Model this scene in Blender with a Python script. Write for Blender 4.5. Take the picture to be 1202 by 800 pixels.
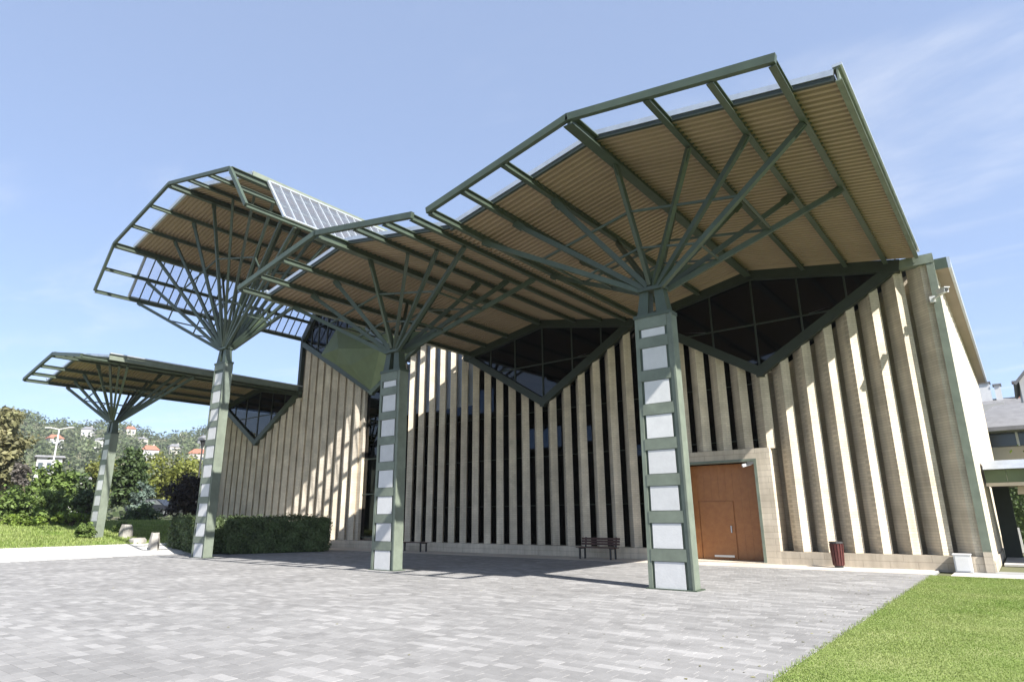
import bpy, bmesh, math, random
from math import sin, cos, radians, pi, sqrt, atan2, floor
from mathutils import Vector, Matrix
random.seed(7)
scene = bpy.context.scene
for o in list(bpy.data.objects): bpy.data.objects.remove(o)
COL = scene.collection

# ------------------------------------------------------------------ camera
# world: X runs along the hall's front (to the right), Y runs into the hall, Z is up; the camera stands at the origin
F_PX, PITCH, ROLL, YAW, EYE = 738.6, radians(15.55), radians(-0.46), radians(38.23), 1.65
fw = Vector((-sin(YAW)*cos(PITCH), cos(YAW)*cos(PITCH), sin(PITCH)))
r0 = Vector((cos(YAW), sin(YAW), 0)); u0 = r0.cross(fw)
rt = r0*cos(ROLL) + u0*sin(ROLL); up = u0*cos(ROLL) - r0*sin(ROLL)
camd = bpy.data.cameras.new('camera'); cam = bpy.data.objects.new('camera', camd); COL.objects.link(cam)
camd.sensor_width = 36; camd.lens = F_PX/1202*36; camd.clip_start = .1; camd.clip_end = 3000
cam.matrix_world = Matrix(((rt.x, up.x, -fw.x, 0), (rt.y, up.y, -fw.y, 0), (rt.z, up.z, -fw.z, EYE), (0, 0, 0, 1)))
scene.camera = cam
def at(px, py, dist):
    """world point seen at a photograph pixel, dist metres away on the ground plan"""
    r = fw*F_PX + rt*(px-601) - up*(py-400)
    k = dist/math.hypot(r.x, r.y)
    return Vector((r.x*k, r.y*k, EYE + r.z*k))

# ------------------------------------------------------------------ sky and sun
SUN = Vector((1.0, -.27, .95)).normalized()
world = bpy.data.worlds.new('World'); scene.world = world; world.use_nodes = True
wn, wl = world.node_tree.nodes, world.node_tree.links
wn.clear()
sky = wn.new('ShaderNodeTexSky'); sky.sky_type = 'NISHITA'; sky.sun_disc = False
sky.sun_elevation = math.asin(SUN.z); sky.sun_rotation = atan2(SUN.x, SUN.y)
sky.air_density = .75; sky.dust_density = .6; sky.ozone_density = 2.0; sky.altitude = 150
bg = wn.new('ShaderNodeBackground'); bg.inputs['Strength'].default_value = .105
tc = wn.new('ShaderNodeTexCoord')
sep = wn.new('ShaderNodeSeparateXYZ'); wl.new(tc.outputs['Generated'], sep.inputs[0])
zz = wn.new('ShaderNodeMath'); zz.operation = 'MAXIMUM'; zz.inputs[1].default_value = .06; wl.new(sep.outputs['Z'], zz.inputs[0])
dx = wn.new('ShaderNodeMath'); dx.operation = 'DIVIDE'; wl.new(sep.outputs['X'], dx.inputs[0]); wl.new(zz.outputs[0], dx.inputs[1])
dy = wn.new('ShaderNodeMath'); dy.operation = 'DIVIDE'; wl.new(sep.outputs['Y'], dy.inputs[0]); wl.new(zz.outputs[0], dy.inputs[1])
cv = wn.new('ShaderNodeCombineXYZ'); wl.new(dx.outputs[0], cv.inputs[0]); wl.new(dy.outputs[0], cv.inputs[1])
mp = wn.new('ShaderNodeMapping'); mp.inputs['Rotation'].default_value = (0, 0, radians(25)); mp.inputs['Scale'].default_value = (.75, 1.5, 1); mp.inputs['Location'].default_value = (9.4914, 13.1494, 0)
wl.new(cv.outputs[0], mp.inputs[0])
cn = wn.new('ShaderNodeTexNoise'); cn.inputs['Scale'].default_value = .8; cn.inputs['Detail'].default_value = 9; cn.inputs['Roughness'].default_value = .58; cn.inputs['Distortion'].default_value = .35
wl.new(mp.outputs[0], cn.inputs['Vector'])
cr = wn.new('ShaderNodeMapRange'); cr.interpolation_type = 'SMOOTHSTEP'
cr.inputs['From Min'].default_value = .50; cr.inputs['From Max'].default_value = .80; cr.inputs['To Min'].default_value = 0; cr.inputs['To Max'].default_value = .5
wl.new(cn.outputs['Fac'], cr.inputs['Value'])
cm = wn.new('ShaderNodeMixRGB'); cm.inputs['Color2'].default_value = (4.2, 4.3, 4.5, 1)
veil = wn.new('ShaderNodeMixRGB'); veil.inputs['Fac'].default_value = .5; veil.inputs['Color2'].default_value = (2.2, 2.75, 3.95, 1)   # thin high haze over the whole sky
wl.new(sky.outputs[0], veil.inputs['Color1'])
wl.new(cr.outputs[0], cm.inputs['Fac']); wl.new(veil.outputs[0], cm.inputs['Color1'])
wl.new(cm.outputs[0], bg.inputs['Color'])
wo = wn.new('ShaderNodeOutputWorld'); wl.new(bg.outputs[0], wo.inputs['Surface'])

sund = bpy.data.lights.new('sun', 'SUN'); sun = bpy.data.objects.new('sun', sund); COL.objects.link(sun)
sund.energy = 5.0; sund.angle = radians(.53); sund.color = (1, .965, .915)
sun.rotation_euler = SUN.to_track_quat('Z', 'Y').to_euler(); sun.location = (20, -10, 40)
scene.view_settings.view_transform = 'Standard'; scene.view_settings.look = 'None'
scene.view_settings.exposure = 1.32; scene.view_settings.gamma = 1
scene.render.engine = 'CYCLES'
scene.cycles.max_bounces = 8; scene.cycles.transparent_max_bounces = 16

# ------------------------------------------------------------------ helpers
ROOTLOC = {}
class MB:
    """collects polygons; build() links them as one mesh object"""
    def __init__(s): s.v = []; s.f = []; s.t = []; s.tone = 0.5
    def poly(s, pts):
        n = len(s.v); s.v += [tuple(p) for p in pts]; s.f.append(tuple(range(n, n+len(pts)))); s.t.append(s.tone)
    def hull(s, bot, top):
        """prism between two rings of equal length (bot seen from above counter-clockwise)"""
        n = len(s.v); k = len(bot); s.v += [tuple(p) for p in bot] + [tuple(p) for p in top]
        s.f.append(tuple(range(n+k-1, n-1, -1))); s.f.append(tuple(range(n+k, n+2*k)))
        for i in range(k):
            j = (i+1) % k; s.f.append((n+i, n+j, n+k+j, n+k+i))
        s.t += [s.tone]*(k+2)
    def box(s, x0, x1, y0, y1, z0, z1):
        s.hull([(x0,y0,z0),(x1,y0,z0),(x1,y1,z0),(x0,y1,z0)], [(x0,y0,z1),(x1,y0,z1),(x1,y1,z1),(x0,y1,z1)])
    def sect(s, p0, p1, prof, upv=(0,0,1)):
        """extrude a closed profile [(side, up)] from p0 to p1"""
        p0, p1 = Vector(p0), Vector(p1); d = (p1-p0).normalized(); u = Vector(upv)
        side = d.cross(u)
        if side.length < 1e-4: side = d.cross(Vector((1, 0, 0)))
        side.normalize(); u = side.cross(d)
        a = [p0+side*q[0]+u*q[1] for q in prof]; b = [p1+side*q[0]+u*q[1] for q in prof]
        s.hull(a, b)
    def bar(s, p0, p1, w, h, upv=(0,0,1)):
        s.sect(p0, p1, [(-w/2,-h/2),(-w/2,h/2),(w/2,h/2),(w/2,-h/2)][::-1], upv)
    def ibeam(s, p0, p1, w, h, upv=(0,0,1), t=.025):
        a, b, k = w/2, h/2, t*.7
        s.sect(p0, p1, [(-a,-b),(a,-b),(a,-b+t),(k,-b+t),(k,b-t),(a,b-t),(a,b),(-a,b),(-a,b-t),(-k,b-t),(-k,-b+t),(-a,-b+t)], upv)
    def tube(s, p0, p1, ra, rb=None, n=8):
        rb = ra if rb is None else rb
        p0, p1 = Vector(p0), Vector(p1); d = (p1-p0).normalized()
        x = d.orthogonal().normalized(); y = d.cross(x)
        s.hull([p0+(x*cos(2*pi*i/n)+y*sin(2*pi*i/n))*ra for i in range(n)], [p1+(x*cos(2*pi*i/n)+y*sin(2*pi*i/n))*rb for i in range(n)])
    def slab(s, pts, nrm, th):
        n = Vector(nrm).normalized()*th
        s.hull([Vector(p)-n for p in pts], [Vector(p) for p in pts])
    def mesh(s, name, mat, loc=(0,0,0), smooth=False):
        m = bpy.data.meshes.new(name); L = Vector(loc)
        m.from_pydata([(a-L.x, b-L.y, c-L.z) for a, b, c in s.v], [], s.f)
        at_ = m.attributes.new('tone', 'FLOAT', 'FACE'); at_.data.foreach_set('value', s.t)
        m.materials.append(mat)
        if len(s.f) < 400:
            bm = bmesh.new(); bm.from_mesh(m); bmesh.ops.recalc_face_normals(bm, faces=bm.faces); bm.to_mesh(m); bm.free()
        if smooth: m.polygons.foreach_set('use_smooth', [True]*len(s.f))
        m.update(); return m
    def build(s, name, mat, parent=None, smooth=False, kind=None, label=None, loc=None):
        if parent is not None: L = ROOTLOC[parent.name]
        else: L = Vector(loc or (0, 0, 0))
        o = bpy.data.objects.new(name, s.mesh(name, mat, L, smooth)); COL.objects.link(o)
        if parent is not None: o.parent = parent
        else: o.location = L
        ROOTLOC[o.name] = L
        if kind: o['kind'] = kind
        if label: o['label'] = label
        return o
def thing(name, label, cat, loc, group=None):
    o = bpy.data.objects.new(name, None); COL.objects.link(o); o.location = loc; o.empty_display_size = .3
    ROOTLOC[o.name] = Vector(loc); o['label'] = label; o['category'] = cat
    if group: o['group'] = group
    return o
def tag(o, label, cat, group=None):
    o['label'] = label; o['category'] = cat
    if group: o['group'] = group
    return o
def instance(mesh, name, parent, loc):
    """a part that shares mesh data; loc in world coordinates"""
    o = bpy.data.objects.new(name, mesh); COL.objects.link(o); o.parent = parent
    o.location = Vector(loc) - ROOTLOC[parent.name]; return o
def lerp(a, b, t): return Vector(a)*(1-t) + Vector(b)*t

# ------------------------------------------------------------------ materials
def mat(name, col, rough=.6, metal=0, var=.0, vscale=3, bump=0, bscale=20, spec=.5, col2=None, tone=0, detail=5):
    m = bpy.data.materials.new(name); m.use_nodes = True
    n, l = m.node_tree.nodes, m.node_tree.links; b = n['Principled BSDF']
    b.inputs['Roughness'].default_value = rough; b.inputs['Metallic'].default_value = metal
    b.inputs['Specular IOR Level'].default_value = spec
    b.inputs['Base Color'].default_value = (*col, 1)
    tcn = n.new('ShaderNodeTexCoord'); src = None
    if var or col2:
        nz = n.new('ShaderNodeTexNoise'); nz.inputs['Scale'].default_value = vscale; nz.inputs['Detail'].default_value = detail; nz.inputs['Roughness'].default_value = .6
        l.new(tcn.outputs['Object'], nz.inputs['Vector'])
        mx = n.new('ShaderNodeMixRGB')
        c2 = col2 or tuple(c*(1+var) for c in col); c1 = col if col2 else tuple(c*(1-var) for c in col)
        mx.inputs['Color1'].default_value = (*c1, 1); mx.inputs['Color2'].default_value = (*c2, 1)
        mr = n.new('ShaderNodeMapRange'); mr.inputs['From Min'].default_value = .3; mr.inputs['From Max'].default_value = .7
        l.new(nz.outputs['Fac'], mr.inputs['Value']); l.new(mr.outputs[0], mx.inputs['Fac']); src = mx.outputs[0]
    if tone:
        a = n.new('ShaderNodeAttribute'); a.attribute_name = 'tone'
        mr = n.new('ShaderNodeMapRange'); mr.inputs['To Min'].default_value = 1-tone; mr.inputs['To Max'].default_value = 1+tone
        l.new(a.outputs['Fac'], mr.inputs['Value'])
        mu = n.new('ShaderNodeMixRGB'); mu.blend_type = 'MULTIPLY'; mu.inputs['Fac'].default_value = 1
        if src: l.new(src, mu.inputs['Color1'])
        else: mu.inputs['Color1'].default_value = (*col, 1)
        l.new(mr.outputs[0], mu.inputs['Color2']); src = mu.outputs[0]
    if src: l.new(src, b.inputs['Base Color'])
    if bump:
        nb = n.new('ShaderNodeTexNoise'); nb.inputs['Scale'].default_value = bscale; nb.inputs['Detail'].default_value = 4
        l.new(tcn.outputs['Object'], nb.inputs['Vector'])
        bp = n.new('ShaderNodeBump'); bp.inputs['Strength'].default_value = bump; bp.inputs['Distance'].default_value = .02
        l.new(nb.outputs['Fac'], bp.inputs['Height']); l.new(bp.outputs[0], b.inputs['Normal'])
    return m
def brick_mat(name, c1, c2, mortar, bw, bh):
    m = bpy.data.materials.new(name); m.use_nodes = True
    n, l = m.node_tree.nodes, m.node_tree.links; b = n['Principled BSDF']; b.inputs['Roughness'].default_value = .85; b.inputs['Specular IOR Level'].default_value = .2
    g = n.new('ShaderNodeTexCoord'); s = n.new('ShaderNodeSeparateXYZ'); l.new(g.outputs['Object'], s.inputs[0])
    a = n.new('ShaderNodeMath'); a.operation = 'ADD'; l.new(s.outputs['X'], a.inputs[0]); l.new(s.outputs['Y'], a.inputs[1])
    c = n.new('ShaderNodeCombineXYZ'); l.new(a.outputs[0], c.inputs[0]); l.new(s.outputs['Z'], c.inputs[1])
    br = n.new('ShaderNodeTexBrick'); l.new(c.outputs[0], br.inputs['Vector'])
    br.inputs['Color1'].default_value = (*c1, 1); br.inputs['Color2'].default_value = (*c2, 1); br.inputs['Mortar'].default_value = (*mortar, 1)
    br.inputs['Scale'].default_value = 1; br.inputs['Brick Width'].default_value = bw; br.inputs['Row Height'].default_value = bh
    br.inputs['Mortar Size'].default_value = .008; br.inputs['Bias'].default_value = 0
    nz = n.new('ShaderNodeTexNoise'); nz.inputs['Scale'].default_value = 1.3; nz.inputs['Detail'].default_value = 6; l.new(g.outputs['Object'], nz.inputs['Vector'])
    mr = n.new('ShaderNodeMapRange'); mr.inputs['From Min'].default_value = .3; mr.inputs['From Max'].default_value = .7; mr.inputs['To Min'].default_value = .80; mr.inputs['To Max'].default_value = 1.10
    l.new(nz.outputs['Fac'], mr.inputs['Value'])
    mu = n.new('ShaderNodeMixRGB'); mu.blend_type = 'MULTIPLY'; mu.inputs['Fac'].default_value = 1
    l.new(br.outputs['Color'], mu.inputs['Color1']); l.new(mr.outputs[0], mu.inputs['Color2'])
    mp_ = n.new('ShaderNodeMapping'); mp_.inputs['Scale'].default_value = (5, 5, .35); l.new(g.outputs['Object'], mp_.inputs[0])
    ns = n.new('ShaderNodeTexNoise'); ns.inputs['Scale'].default_value = 1.2; ns.inputs['Detail'].default_value = 5; l.new(mp_.outputs[0], ns.inputs['Vector'])
    oi = n.new('ShaderNodeObjectInfo'); om_ = n.new('ShaderNodeMapRange'); om_.inputs['To Min'].default_value = .90; om_.inputs['To Max'].default_value = 1.07; l.new(oi.outputs['Random'], om_.inputs['Value'])
    mo = n.new('ShaderNodeMixRGB'); mo.blend_type = 'MULTIPLY'; mo.inputs['Fac'].default_value = 1; l.new(mu.outputs[0], mo.inputs['Color1']); l.new(om_.outputs[0], mo.inputs['Color2']); mu = mo
    ms = n.new('ShaderNodeMapRange'); ms.inputs['From Min'].default_value = .35; ms.inputs['From Max'].default_value = .62; ms.inputs['To Min'].default_value = .88; ms.inputs['To Max'].default_value = 1.04
    l.new(ns.outputs['Fac'], ms.inputs['Value'])
    mu2 = n.new('ShaderNodeMixRGB'); mu2.blend_type = 'MULTIPLY'; mu2.inputs['Fac'].default_value = 1
    l.new(mu.outputs[0], mu2.inputs['Color1']); l.new(ms.outputs[0], mu2.inputs['Color2']); l.new(mu2.outputs[0], b.inputs['Base Color'])
    n2 = n.new('ShaderNodeTexNoise'); n2.inputs['Scale'].default_value = 30; l.new(g.outputs['Object'], n2.inputs['Vector'])
    ad = n.new('ShaderNodeMath'); ad.operation = 'MULTIPLY_ADD'; ad.inputs[1].default_value = .6; l.new(n2.outputs['Fac'], ad.inputs[0])
    iv = n.new('ShaderNodeMath'); iv.operation = 'SUBTRACT'; iv.inputs[0].default_value = 1; l.new(br.outputs['Fac'], iv.inputs[1]); l.new(iv.outputs[0], ad.inputs[2])
    bp = n.new('ShaderNodeBump'); bp.inputs['Strength'].default_value = .5; bp.inputs['Distance'].default_value = .012; l.new(ad.outputs[0], bp.inputs['Height']); l.new(bp.outputs[0], b.inputs['Normal'])
    return m
def glass_mat(name, tint, trans, rough=.02, ior=1.5):
    """thin glazing: mirror by Fresnel, else tinted see-through"""
    m = bpy.data.materials.new(name); m.use_nodes = True
    n, l = m.node_tree.nodes, m.node_tree.links; n.clear()
    t = n.new('ShaderNodeBsdfTransparent'); t.inputs['Color'].default_value = (*[c*trans for c in tint], 1)
    g = n.new('ShaderNodeBsdfGlossy'); g.inputs['Roughness'].default_value = rough; g.inputs['Color'].default_value = (1, 1, 1, 1)
    f = n.new('ShaderNodeFresnel'); f.inputs['IOR'].default_value = ior
    ge = n.new('ShaderNodeNewGeometry'); om = n.new('ShaderNodeMath'); om.operation = 'SUBTRACT'; om.inputs[0].default_value = 1; l.new(ge.outputs['Backfacing'], om.inputs[1])
    fm = n.new('ShaderNodeMath'); fm.operation = 'MULTIPLY'; l.new(f.outputs[0], fm.inputs[0]); l.new(om.outputs[0], fm.inputs[1])   # only the outer face mirrors: thin glass
    x = n.new('ShaderNodeMixShader'); l.new(fm.outputs[0], x.inputs[0]); l.new(t.outputs[0], x.inputs[1]); l.new(g.outputs[0], x.inputs[2])
    o = n.new('ShaderNodeOutputMaterial'); l.new(x.outputs[0], o.inputs[0]); return m
def leaf_mat(name, c1, c2, trans=.36, tone=.5, rough=.55):
    m = mat(name, c1, rough, col2=c2, vscale=.55, tone=tone, spec=.3)
    n, l = m.node_tree.nodes, m.node_tree.links; b = n['Principled BSDF']
    col = b.inputs['Base Color'].links[0].from_socket
    tr = n.new('ShaderNodeBsdfTranslucent'); l.new(col, tr.inputs['Color'])
    x = n.new('ShaderNodeMixShader'); x.inputs[0].default_value = trans
    l.new(b.outputs[0], x.inputs[1]); l.new(tr.outputs[0], x.inputs[2]); l.new(x.outputs[0], n['Material Output'].inputs[0])
    return m

M = {}
M['steel'] = mat('green_painted_steel', (.048, .066, .044), .45, var=.16, vscale=2.2, bump=.05, bscale=40)
M['steel_pale'] = mat('weathered_pale_green_steel', (.140, .163, .125), .55, var=.18, vscale=3, bump=.06, bscale=30)
M['steel_dark'] = mat('dark_green_fascia', (.022, .030, .019), .5, var=.2, vscale=2)
M['olive'] = mat('olive_green_plate', (.125, .160, .082), .6, var=.12, vscale=1.5)
M['concrete'] = mat('white_concrete_panel', (.55, .55, .54), .8, var=.06, vscale=4, bump=.15, bscale=25, spec=.2)
M['soffit'] = mat('brown_corrugated_sheet', (.272, .205, .132), .55, var=.08, vscale=.8)
def vary(m, lo, hi):
    n, l = m.node_tree.nodes, m.node_tree.links; b = n['Principled BSDF']; src = b.inputs['Base Color'].links[0].from_socket
    oi = n.new('ShaderNodeObjectInfo'); r = n.new('ShaderNodeMapRange'); r.inputs['To Min'].default_value = lo; r.inputs['To Max'].default_value = hi; l.new(oi.outputs['Random'], r.inputs['Value'])
    x = n.new('ShaderNodeMixRGB'); x.blend_type = 'MULTIPLY'; x.inputs['Fac'].default_value = 1; l.new(src, x.inputs['Color1']); l.new(r.outputs[0], x.inputs['Color2']); l.new(x.outputs[0], b.inputs['Base Color'])
vary(M['concrete'], .86, 1.08); vary(M['steel'], .85, 1.15); vary(M['steel_pale'], .9, 1.1)
M['zinc'] = mat('zinc_gutter', (.52, .55, .57), .35, metal=.6, var=.12, vscale=3)
M['roof'] = mat('grey_roof_sheet', (.33, .35, .36), .5, metal=.3, var=.1, vscale=1)
M['stone'] = brick_mat('limestone_brick', (.67, .59, .46), (.60, .52, .40), (.50, .435, .335), .26, .085)
M['stone_pale'] = brick_mat('pale_limestone_ashlar', (.56, .49, .39), (.50, .435, .34), (.38, .33, .26), .75, .21)
M['pale_panel'] = mat('pale_blue_panel', (.42, .49, .60), .5, var=.08, vscale=2)
M['glass'] = glass_mat('dark_window_glass', (.75, .85, 1.0), .17)
M['clear'] = glass_mat('roof_glazing', (.96, .97, 1.0), 1.0)
_n, _l = M['clear'].node_tree.nodes, M['clear'].node_tree.links
_o = [q for q in _n if q.type == 'OUTPUT_MATERIAL'][0]; _src = _o.inputs[0].links[0].from_socket
_d = _n.new('ShaderNodeBsdfDiffuse'); _d.inputs['Color'].default_value = (.72, .76, .86, 1)
_t = _n.new('ShaderNodeBsdfTranslucent'); _t.inputs['Color'].default_value = (.72, .76, .86, 1)
_a = _n.new('ShaderNodeMixShader'); _a.inputs[0].default_value = .5; _l.new(_d.outputs[0], _a.inputs[1]); _l.new(_t.outputs[0], _a.inputs[2])
_b = _n.new('ShaderNodeMixShader'); _b.inputs[0].default_value = .11; _l.new(_src, _b.inputs[1]); _l.new(_a.outputs[0], _b.inputs[2]); _l.new(_b.outputs[0], _o.inputs[0])
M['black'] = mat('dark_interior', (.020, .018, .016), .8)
M['floor_in'] = mat('interior_floor', (.10, .08, .06), .5)
M['white_in'] = mat('white_glint', (.75, .75, .75), .5)  # white of the bars that stand in for interior glints
M['paver'] = mat('grey_paver', (.240, .234, .227), .8, var=.06, vscale=7, tone=.24, bump=.12, bscale=60, spec=.25)
def add_stains(m, lo=.82, hi=1.08, scale=.45):
    n, l = m.node_tree.nodes, m.node_tree.links; b = n['Principled BSDF']; src = b.inputs['Base Color'].links[0].from_socket
    g = n.new('ShaderNodeNewGeometry'); prod = src
    for sc_, a, c in ((scale, lo, hi), (scale*5.5, .93, 1.04)):
        z = n.new('ShaderNodeTexNoise'); z.inputs['Scale'].default_value = sc_; z.inputs['Detail'].default_value = 7; z.inputs['Roughness'].default_value = .65; l.new(g.outputs['Position'], z.inputs['Vector'])
        r = n.new('ShaderNodeMapRange'); r.inputs['From Min'].default_value = .32; r.inputs['From Max'].default_value = .66; r.inputs['To Min'].default_value = a; r.inputs['To Max'].default_value = c; l.new(z.outputs['Fac'], r.inputs['Value'])
        x = n.new('ShaderNodeMixRGB'); x.blend_type = 'MULTIPLY'; x.inputs['Fac'].default_value = 1; l.new(prod, x.inputs['Color1']); l.new(r.outputs[0], x.inputs['Color2']); prod = x.outputs[0]
    l.new(prod, b.inputs['Base Color'])
add_stains(M['paver'])
M['bed'] = mat('sand_joint_bed', (.26, .26, .255), .95, spec=.1)
M['slab'] = mat('cream_stone_slab', (.48, .435, .375), .8, var=.09, vscale=2.5, tone=.1, bump=.1, bscale=40, spec=.2)
M['path'] = mat('pale_concrete_path', (.46, .45, .42), .85, var=.1, vscale=.8, bump=.1, bscale=30, spec=.2)
M['soil'] = mat('turf_ground', (.15, .20, .055), .95, col2=(.24, .26, .11), vscale=.9, spec=.1, bump=.4, bscale=60)
M['ground'] = mat('far_ground', (.10, .115, .055), .95, col2=(.15, .14, .09), vscale=.05, spec=.1)
M['wood'] = mat('varnished_door_wood', (.37, .155, .046), .42, col2=(.29, .110, .031), vscale=5)
M['metal'] = mat('brushed_metal', (.55, .55, .55), .3, metal=.9)
M['white'] = mat('white_paint', (.62, .62, .61), .5, var=.06, vscale=4)
M['bench_wood'] = mat('dark_red_brown_wood', (.070, .030, .022), .55, var=.25, vscale=8)
M['iron'] = mat('dark_cast_iron', (.025, .025, .025), .5)
M['bin'] = mat('maroon_litter_bin', (.075, .018, .015), .5, var=.2, vscale=6)
M['rock'] = mat('pale_limestone_rock', (.27, .255, .23), .9, var=.3, vscale=4, bump=.6, bscale=7, spec=.2)
M['bark'] = mat('bark', (.075, .058, .042), .9, var=.3, vscale=6, bump=.5, bscale=14, spec=.1)
M['plaster'] = mat('plaster_wall', (.42, .39, .34), .9, var=.06, vscale=1, spec=.1)
M['plaster2'] = mat('white_plaster_wall', (.47, .46, .445), .9, var=.05, vscale=1, spec=.1)
M['tile_red'] = mat('red_roof_tiles', (.30, .13, .085), .85, var=.2, vscale=2, spec=.1)
M['tile_grey'] = mat('grey_roof_tiles', (.17, .17, .175), .8, var=.15, vscale=2, spec=.2)
M['pane'] = mat('window_pane', (.06, .075, .09), .08)
M['beige'] = mat('beige_wall', (.62, .53, .41), .9, var=.05, vscale=1, spec=.1)
M['brick_red'] = mat('red_chimney_brick', (.33, .15, .11), .9, var=.2, vscale=5)
M['tyre'] = mat('tyre_rubber', (.02, .02, .02), .8)
M['car'] = mat('dark_car_paint', (.02, .022, .028), .25)
M['grass'] = leaf_mat('grass_blades', (.170, .250, .048), (.29, .335, .115), .4, .30)
for k, a, b in (('leaf_hedge', (.085, .122, .048), (.135, .180, .075)), ('leaf_dark', (.045, .072, .025), (.080, .118, .038)), ('leaf_mid', (.095, .145, .032), (.155, .215, .055)),
                ('leaf_yellow', (.125, .150, .028), (.185, .190, .045)), ('leaf_pale', (.185, .190, .085), (.27, .245, .13)), ('leaf_purple', (.030, .022, .022), (.050, .038, .030)),
                ('leaf_lime', (.120, .185, .025), (.17, .23, .04)), ('leaf_blue', (.10, .14, .11), (.14, .18, .14)), ('leaf_far', (.075, .105, .045), (.13, .15, .07)), ('twig', (.13, .115, .10), (.18, .16, .14))):
    M[k] = leaf_mat(k, a, b)

# ------------------------------------------------------------------ measures of the hall
B = 9.86; XR = -6.88                     # bay width, axis of the first bay
YF, YO, YC = 23.47, 10.92, 14.80         # front wall, outer edge of the canopy frames, columns
ZR, ZV, ZG = 10.55, 9.64, 6.63           # ridge, valley, foot of the V windows
X3 = XR - 2.25*B; X4 = XR - 3.5*B; X2 = XR - B
ZG3, Z3S = 8.68, 12.85                   # V window of the tall bay
PZ = B/12.5                              # pier spacing
YB = 36.0                                # back of the hall
def slope_z(x): return max(0.0, min(1.6, (-33.5 - x)*.085))

# ------------------------------------------------------------------ ground
g = MB()
xs = [-900, -52.3, -33.5, 900]; ys = [-300, 900]
for i in range(3):
    a, b = xs[i], xs[i+1]
    g.poly([(a, ys[0], slope_z(a)-.06), (b, ys[0], slope_z(b)-.06), (b, ys[1], slope_z(b)-.06), (a, ys[1], slope_z(a)-.06)])
g.build('ground', M['ground'], kind='structure')
# plaza: bed + pavers
LX = -2.36                               # edge between plaza and right-hand lawn
pl = MB(); pl.box(-33.4, LX, -4, 21.75, -.055, -.014)
plaza = pl.build('plaza_paving', M['bed'], kind='structure')
PW, PH, GAP = .32, .16, .004
rnd = random.Random(3)
tone_mesh = []
def paver(mb, x, y, w, h, dz):
    x0, x1, y0, y1 = x+GAP/2, x+w-GAP/2, y+GAP/2, y+h-GAP/2; e = .004
    z = dz
    n = len(mb.v)
    mb.v += [(x0,y0,-.013),(x1,y0,-.013),(x1,y1,-.013),(x0,y1,-.013),(x0,y0,z-e),(x1,y0,z-e),(x1,y1,z-e),(x0,y1,z-e),(x0+e,y0+e,z),(x1-e,y0+e,z),(x1-e,y1-e,z),(x0+e,y1-e,z)]
    for q in ((8,9,10,11),(4,5,9,8),(5,6,10,9),(6,7,11,10),(7,4,8,11),(0,1,5,4),(1,2,6,5),(2,3,7,6),(3,0,4,7)):
        mb.f.append(tuple(n+i for i in q)); mb.t.append(mb.tone)
TONES = [.05, .2, .32, .42, .52, .66, .8, .95]
def pick_tone():
    r = rnd.random()
    return rnd.choice(TONES[1:4]) if r < .66 else (TONES[4] if r < .76 else (rnd.choice(TONES[5:8]) if r < .98 else TONES[0]))
for t in TONES:
    mb = MB(); mb.tone = t; paver(mb, 0, 0, PW, PH, 0); tone_mesh.append(mb.mesh('paver', M['paver']))
def visible_px(x, y):
    d = Vector((x, y, -EYE)); z = d.dot(fw)
    if z < .5: return None
    return 601 + F_PX*d.dot(rt)/z, 400 - F_PX*d.dot(up)/z, z
cells = []
j = 0; y = 1.0
while y < 21.7:
    x = -33.3 + (PW/2 if j % 2 else 0) + (.1 if j % 4 > 1 else 0)
    while x + .03 < LX:
        p = visible_px(x+PW/2, y+PH/2)
        if p and -60 < p[0] < 1262 and p[1] < 850: cells.append((p[2], x, y, min(PW, LX-x)))
        x += PW
    j += 1; y += PH
cells.sort()
rest = MB(); prev = None
n_own = 0
for i, (d, x, y, w) in enumerate(cells):
    t = pick_tone(); dz = rnd.uniform(-.0015, .0015)
    if n_own < 300 and w == PW:
        n_own += 1; instance(tone_mesh[TONES.index(t)], 'paver', plaza, (x, y, dz))
    else:
        rest.tone = min(1, max(0, t + rnd.uniform(-.06, .06))); paver(rest, x, y, w, PH, dz)
# rows cut to fit along the lawn edge
rest.build('paver_field', M['paver'], plaza, kind='stuff')
# apron of cream slabs along the hall
ap = MB(); ap.box(-40, -2.35, 21.76, YF+.6, -.055, -.012)
apron = ap.build('apron_pavement', M['bed'], kind='structure')
x = -2.36; srnd = random.Random(5)
while x > -36:
    w = 1.18
    for y0, y1 in ((21.77, 22.6), (22.6, YF+.02)):
        s_ = MB(); s_.tone = srnd.random(); s_.box(x-w+.006, x-.006, y0+.006, y1-.006, -.011, .003+srnd.uniform(0, .002)); s_.build('slab', M['slab'], apron)
    x -= w
ap2 = MB(); ap2.box(-1.95, 30, 21.55, YF+.6, -.055, -.012)
apron2 = ap2.build('side_pavement', M['bed'], kind='structure')
x = -1.94
while x < 3:
    s_ = MB(); s_.tone = srnd.uniform(.5, 1); s_.box(x, x+.99, 21.58, 22.75, -.011, .006); s_.build('slab', M['slab'], apron2); x += 1.0
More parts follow.
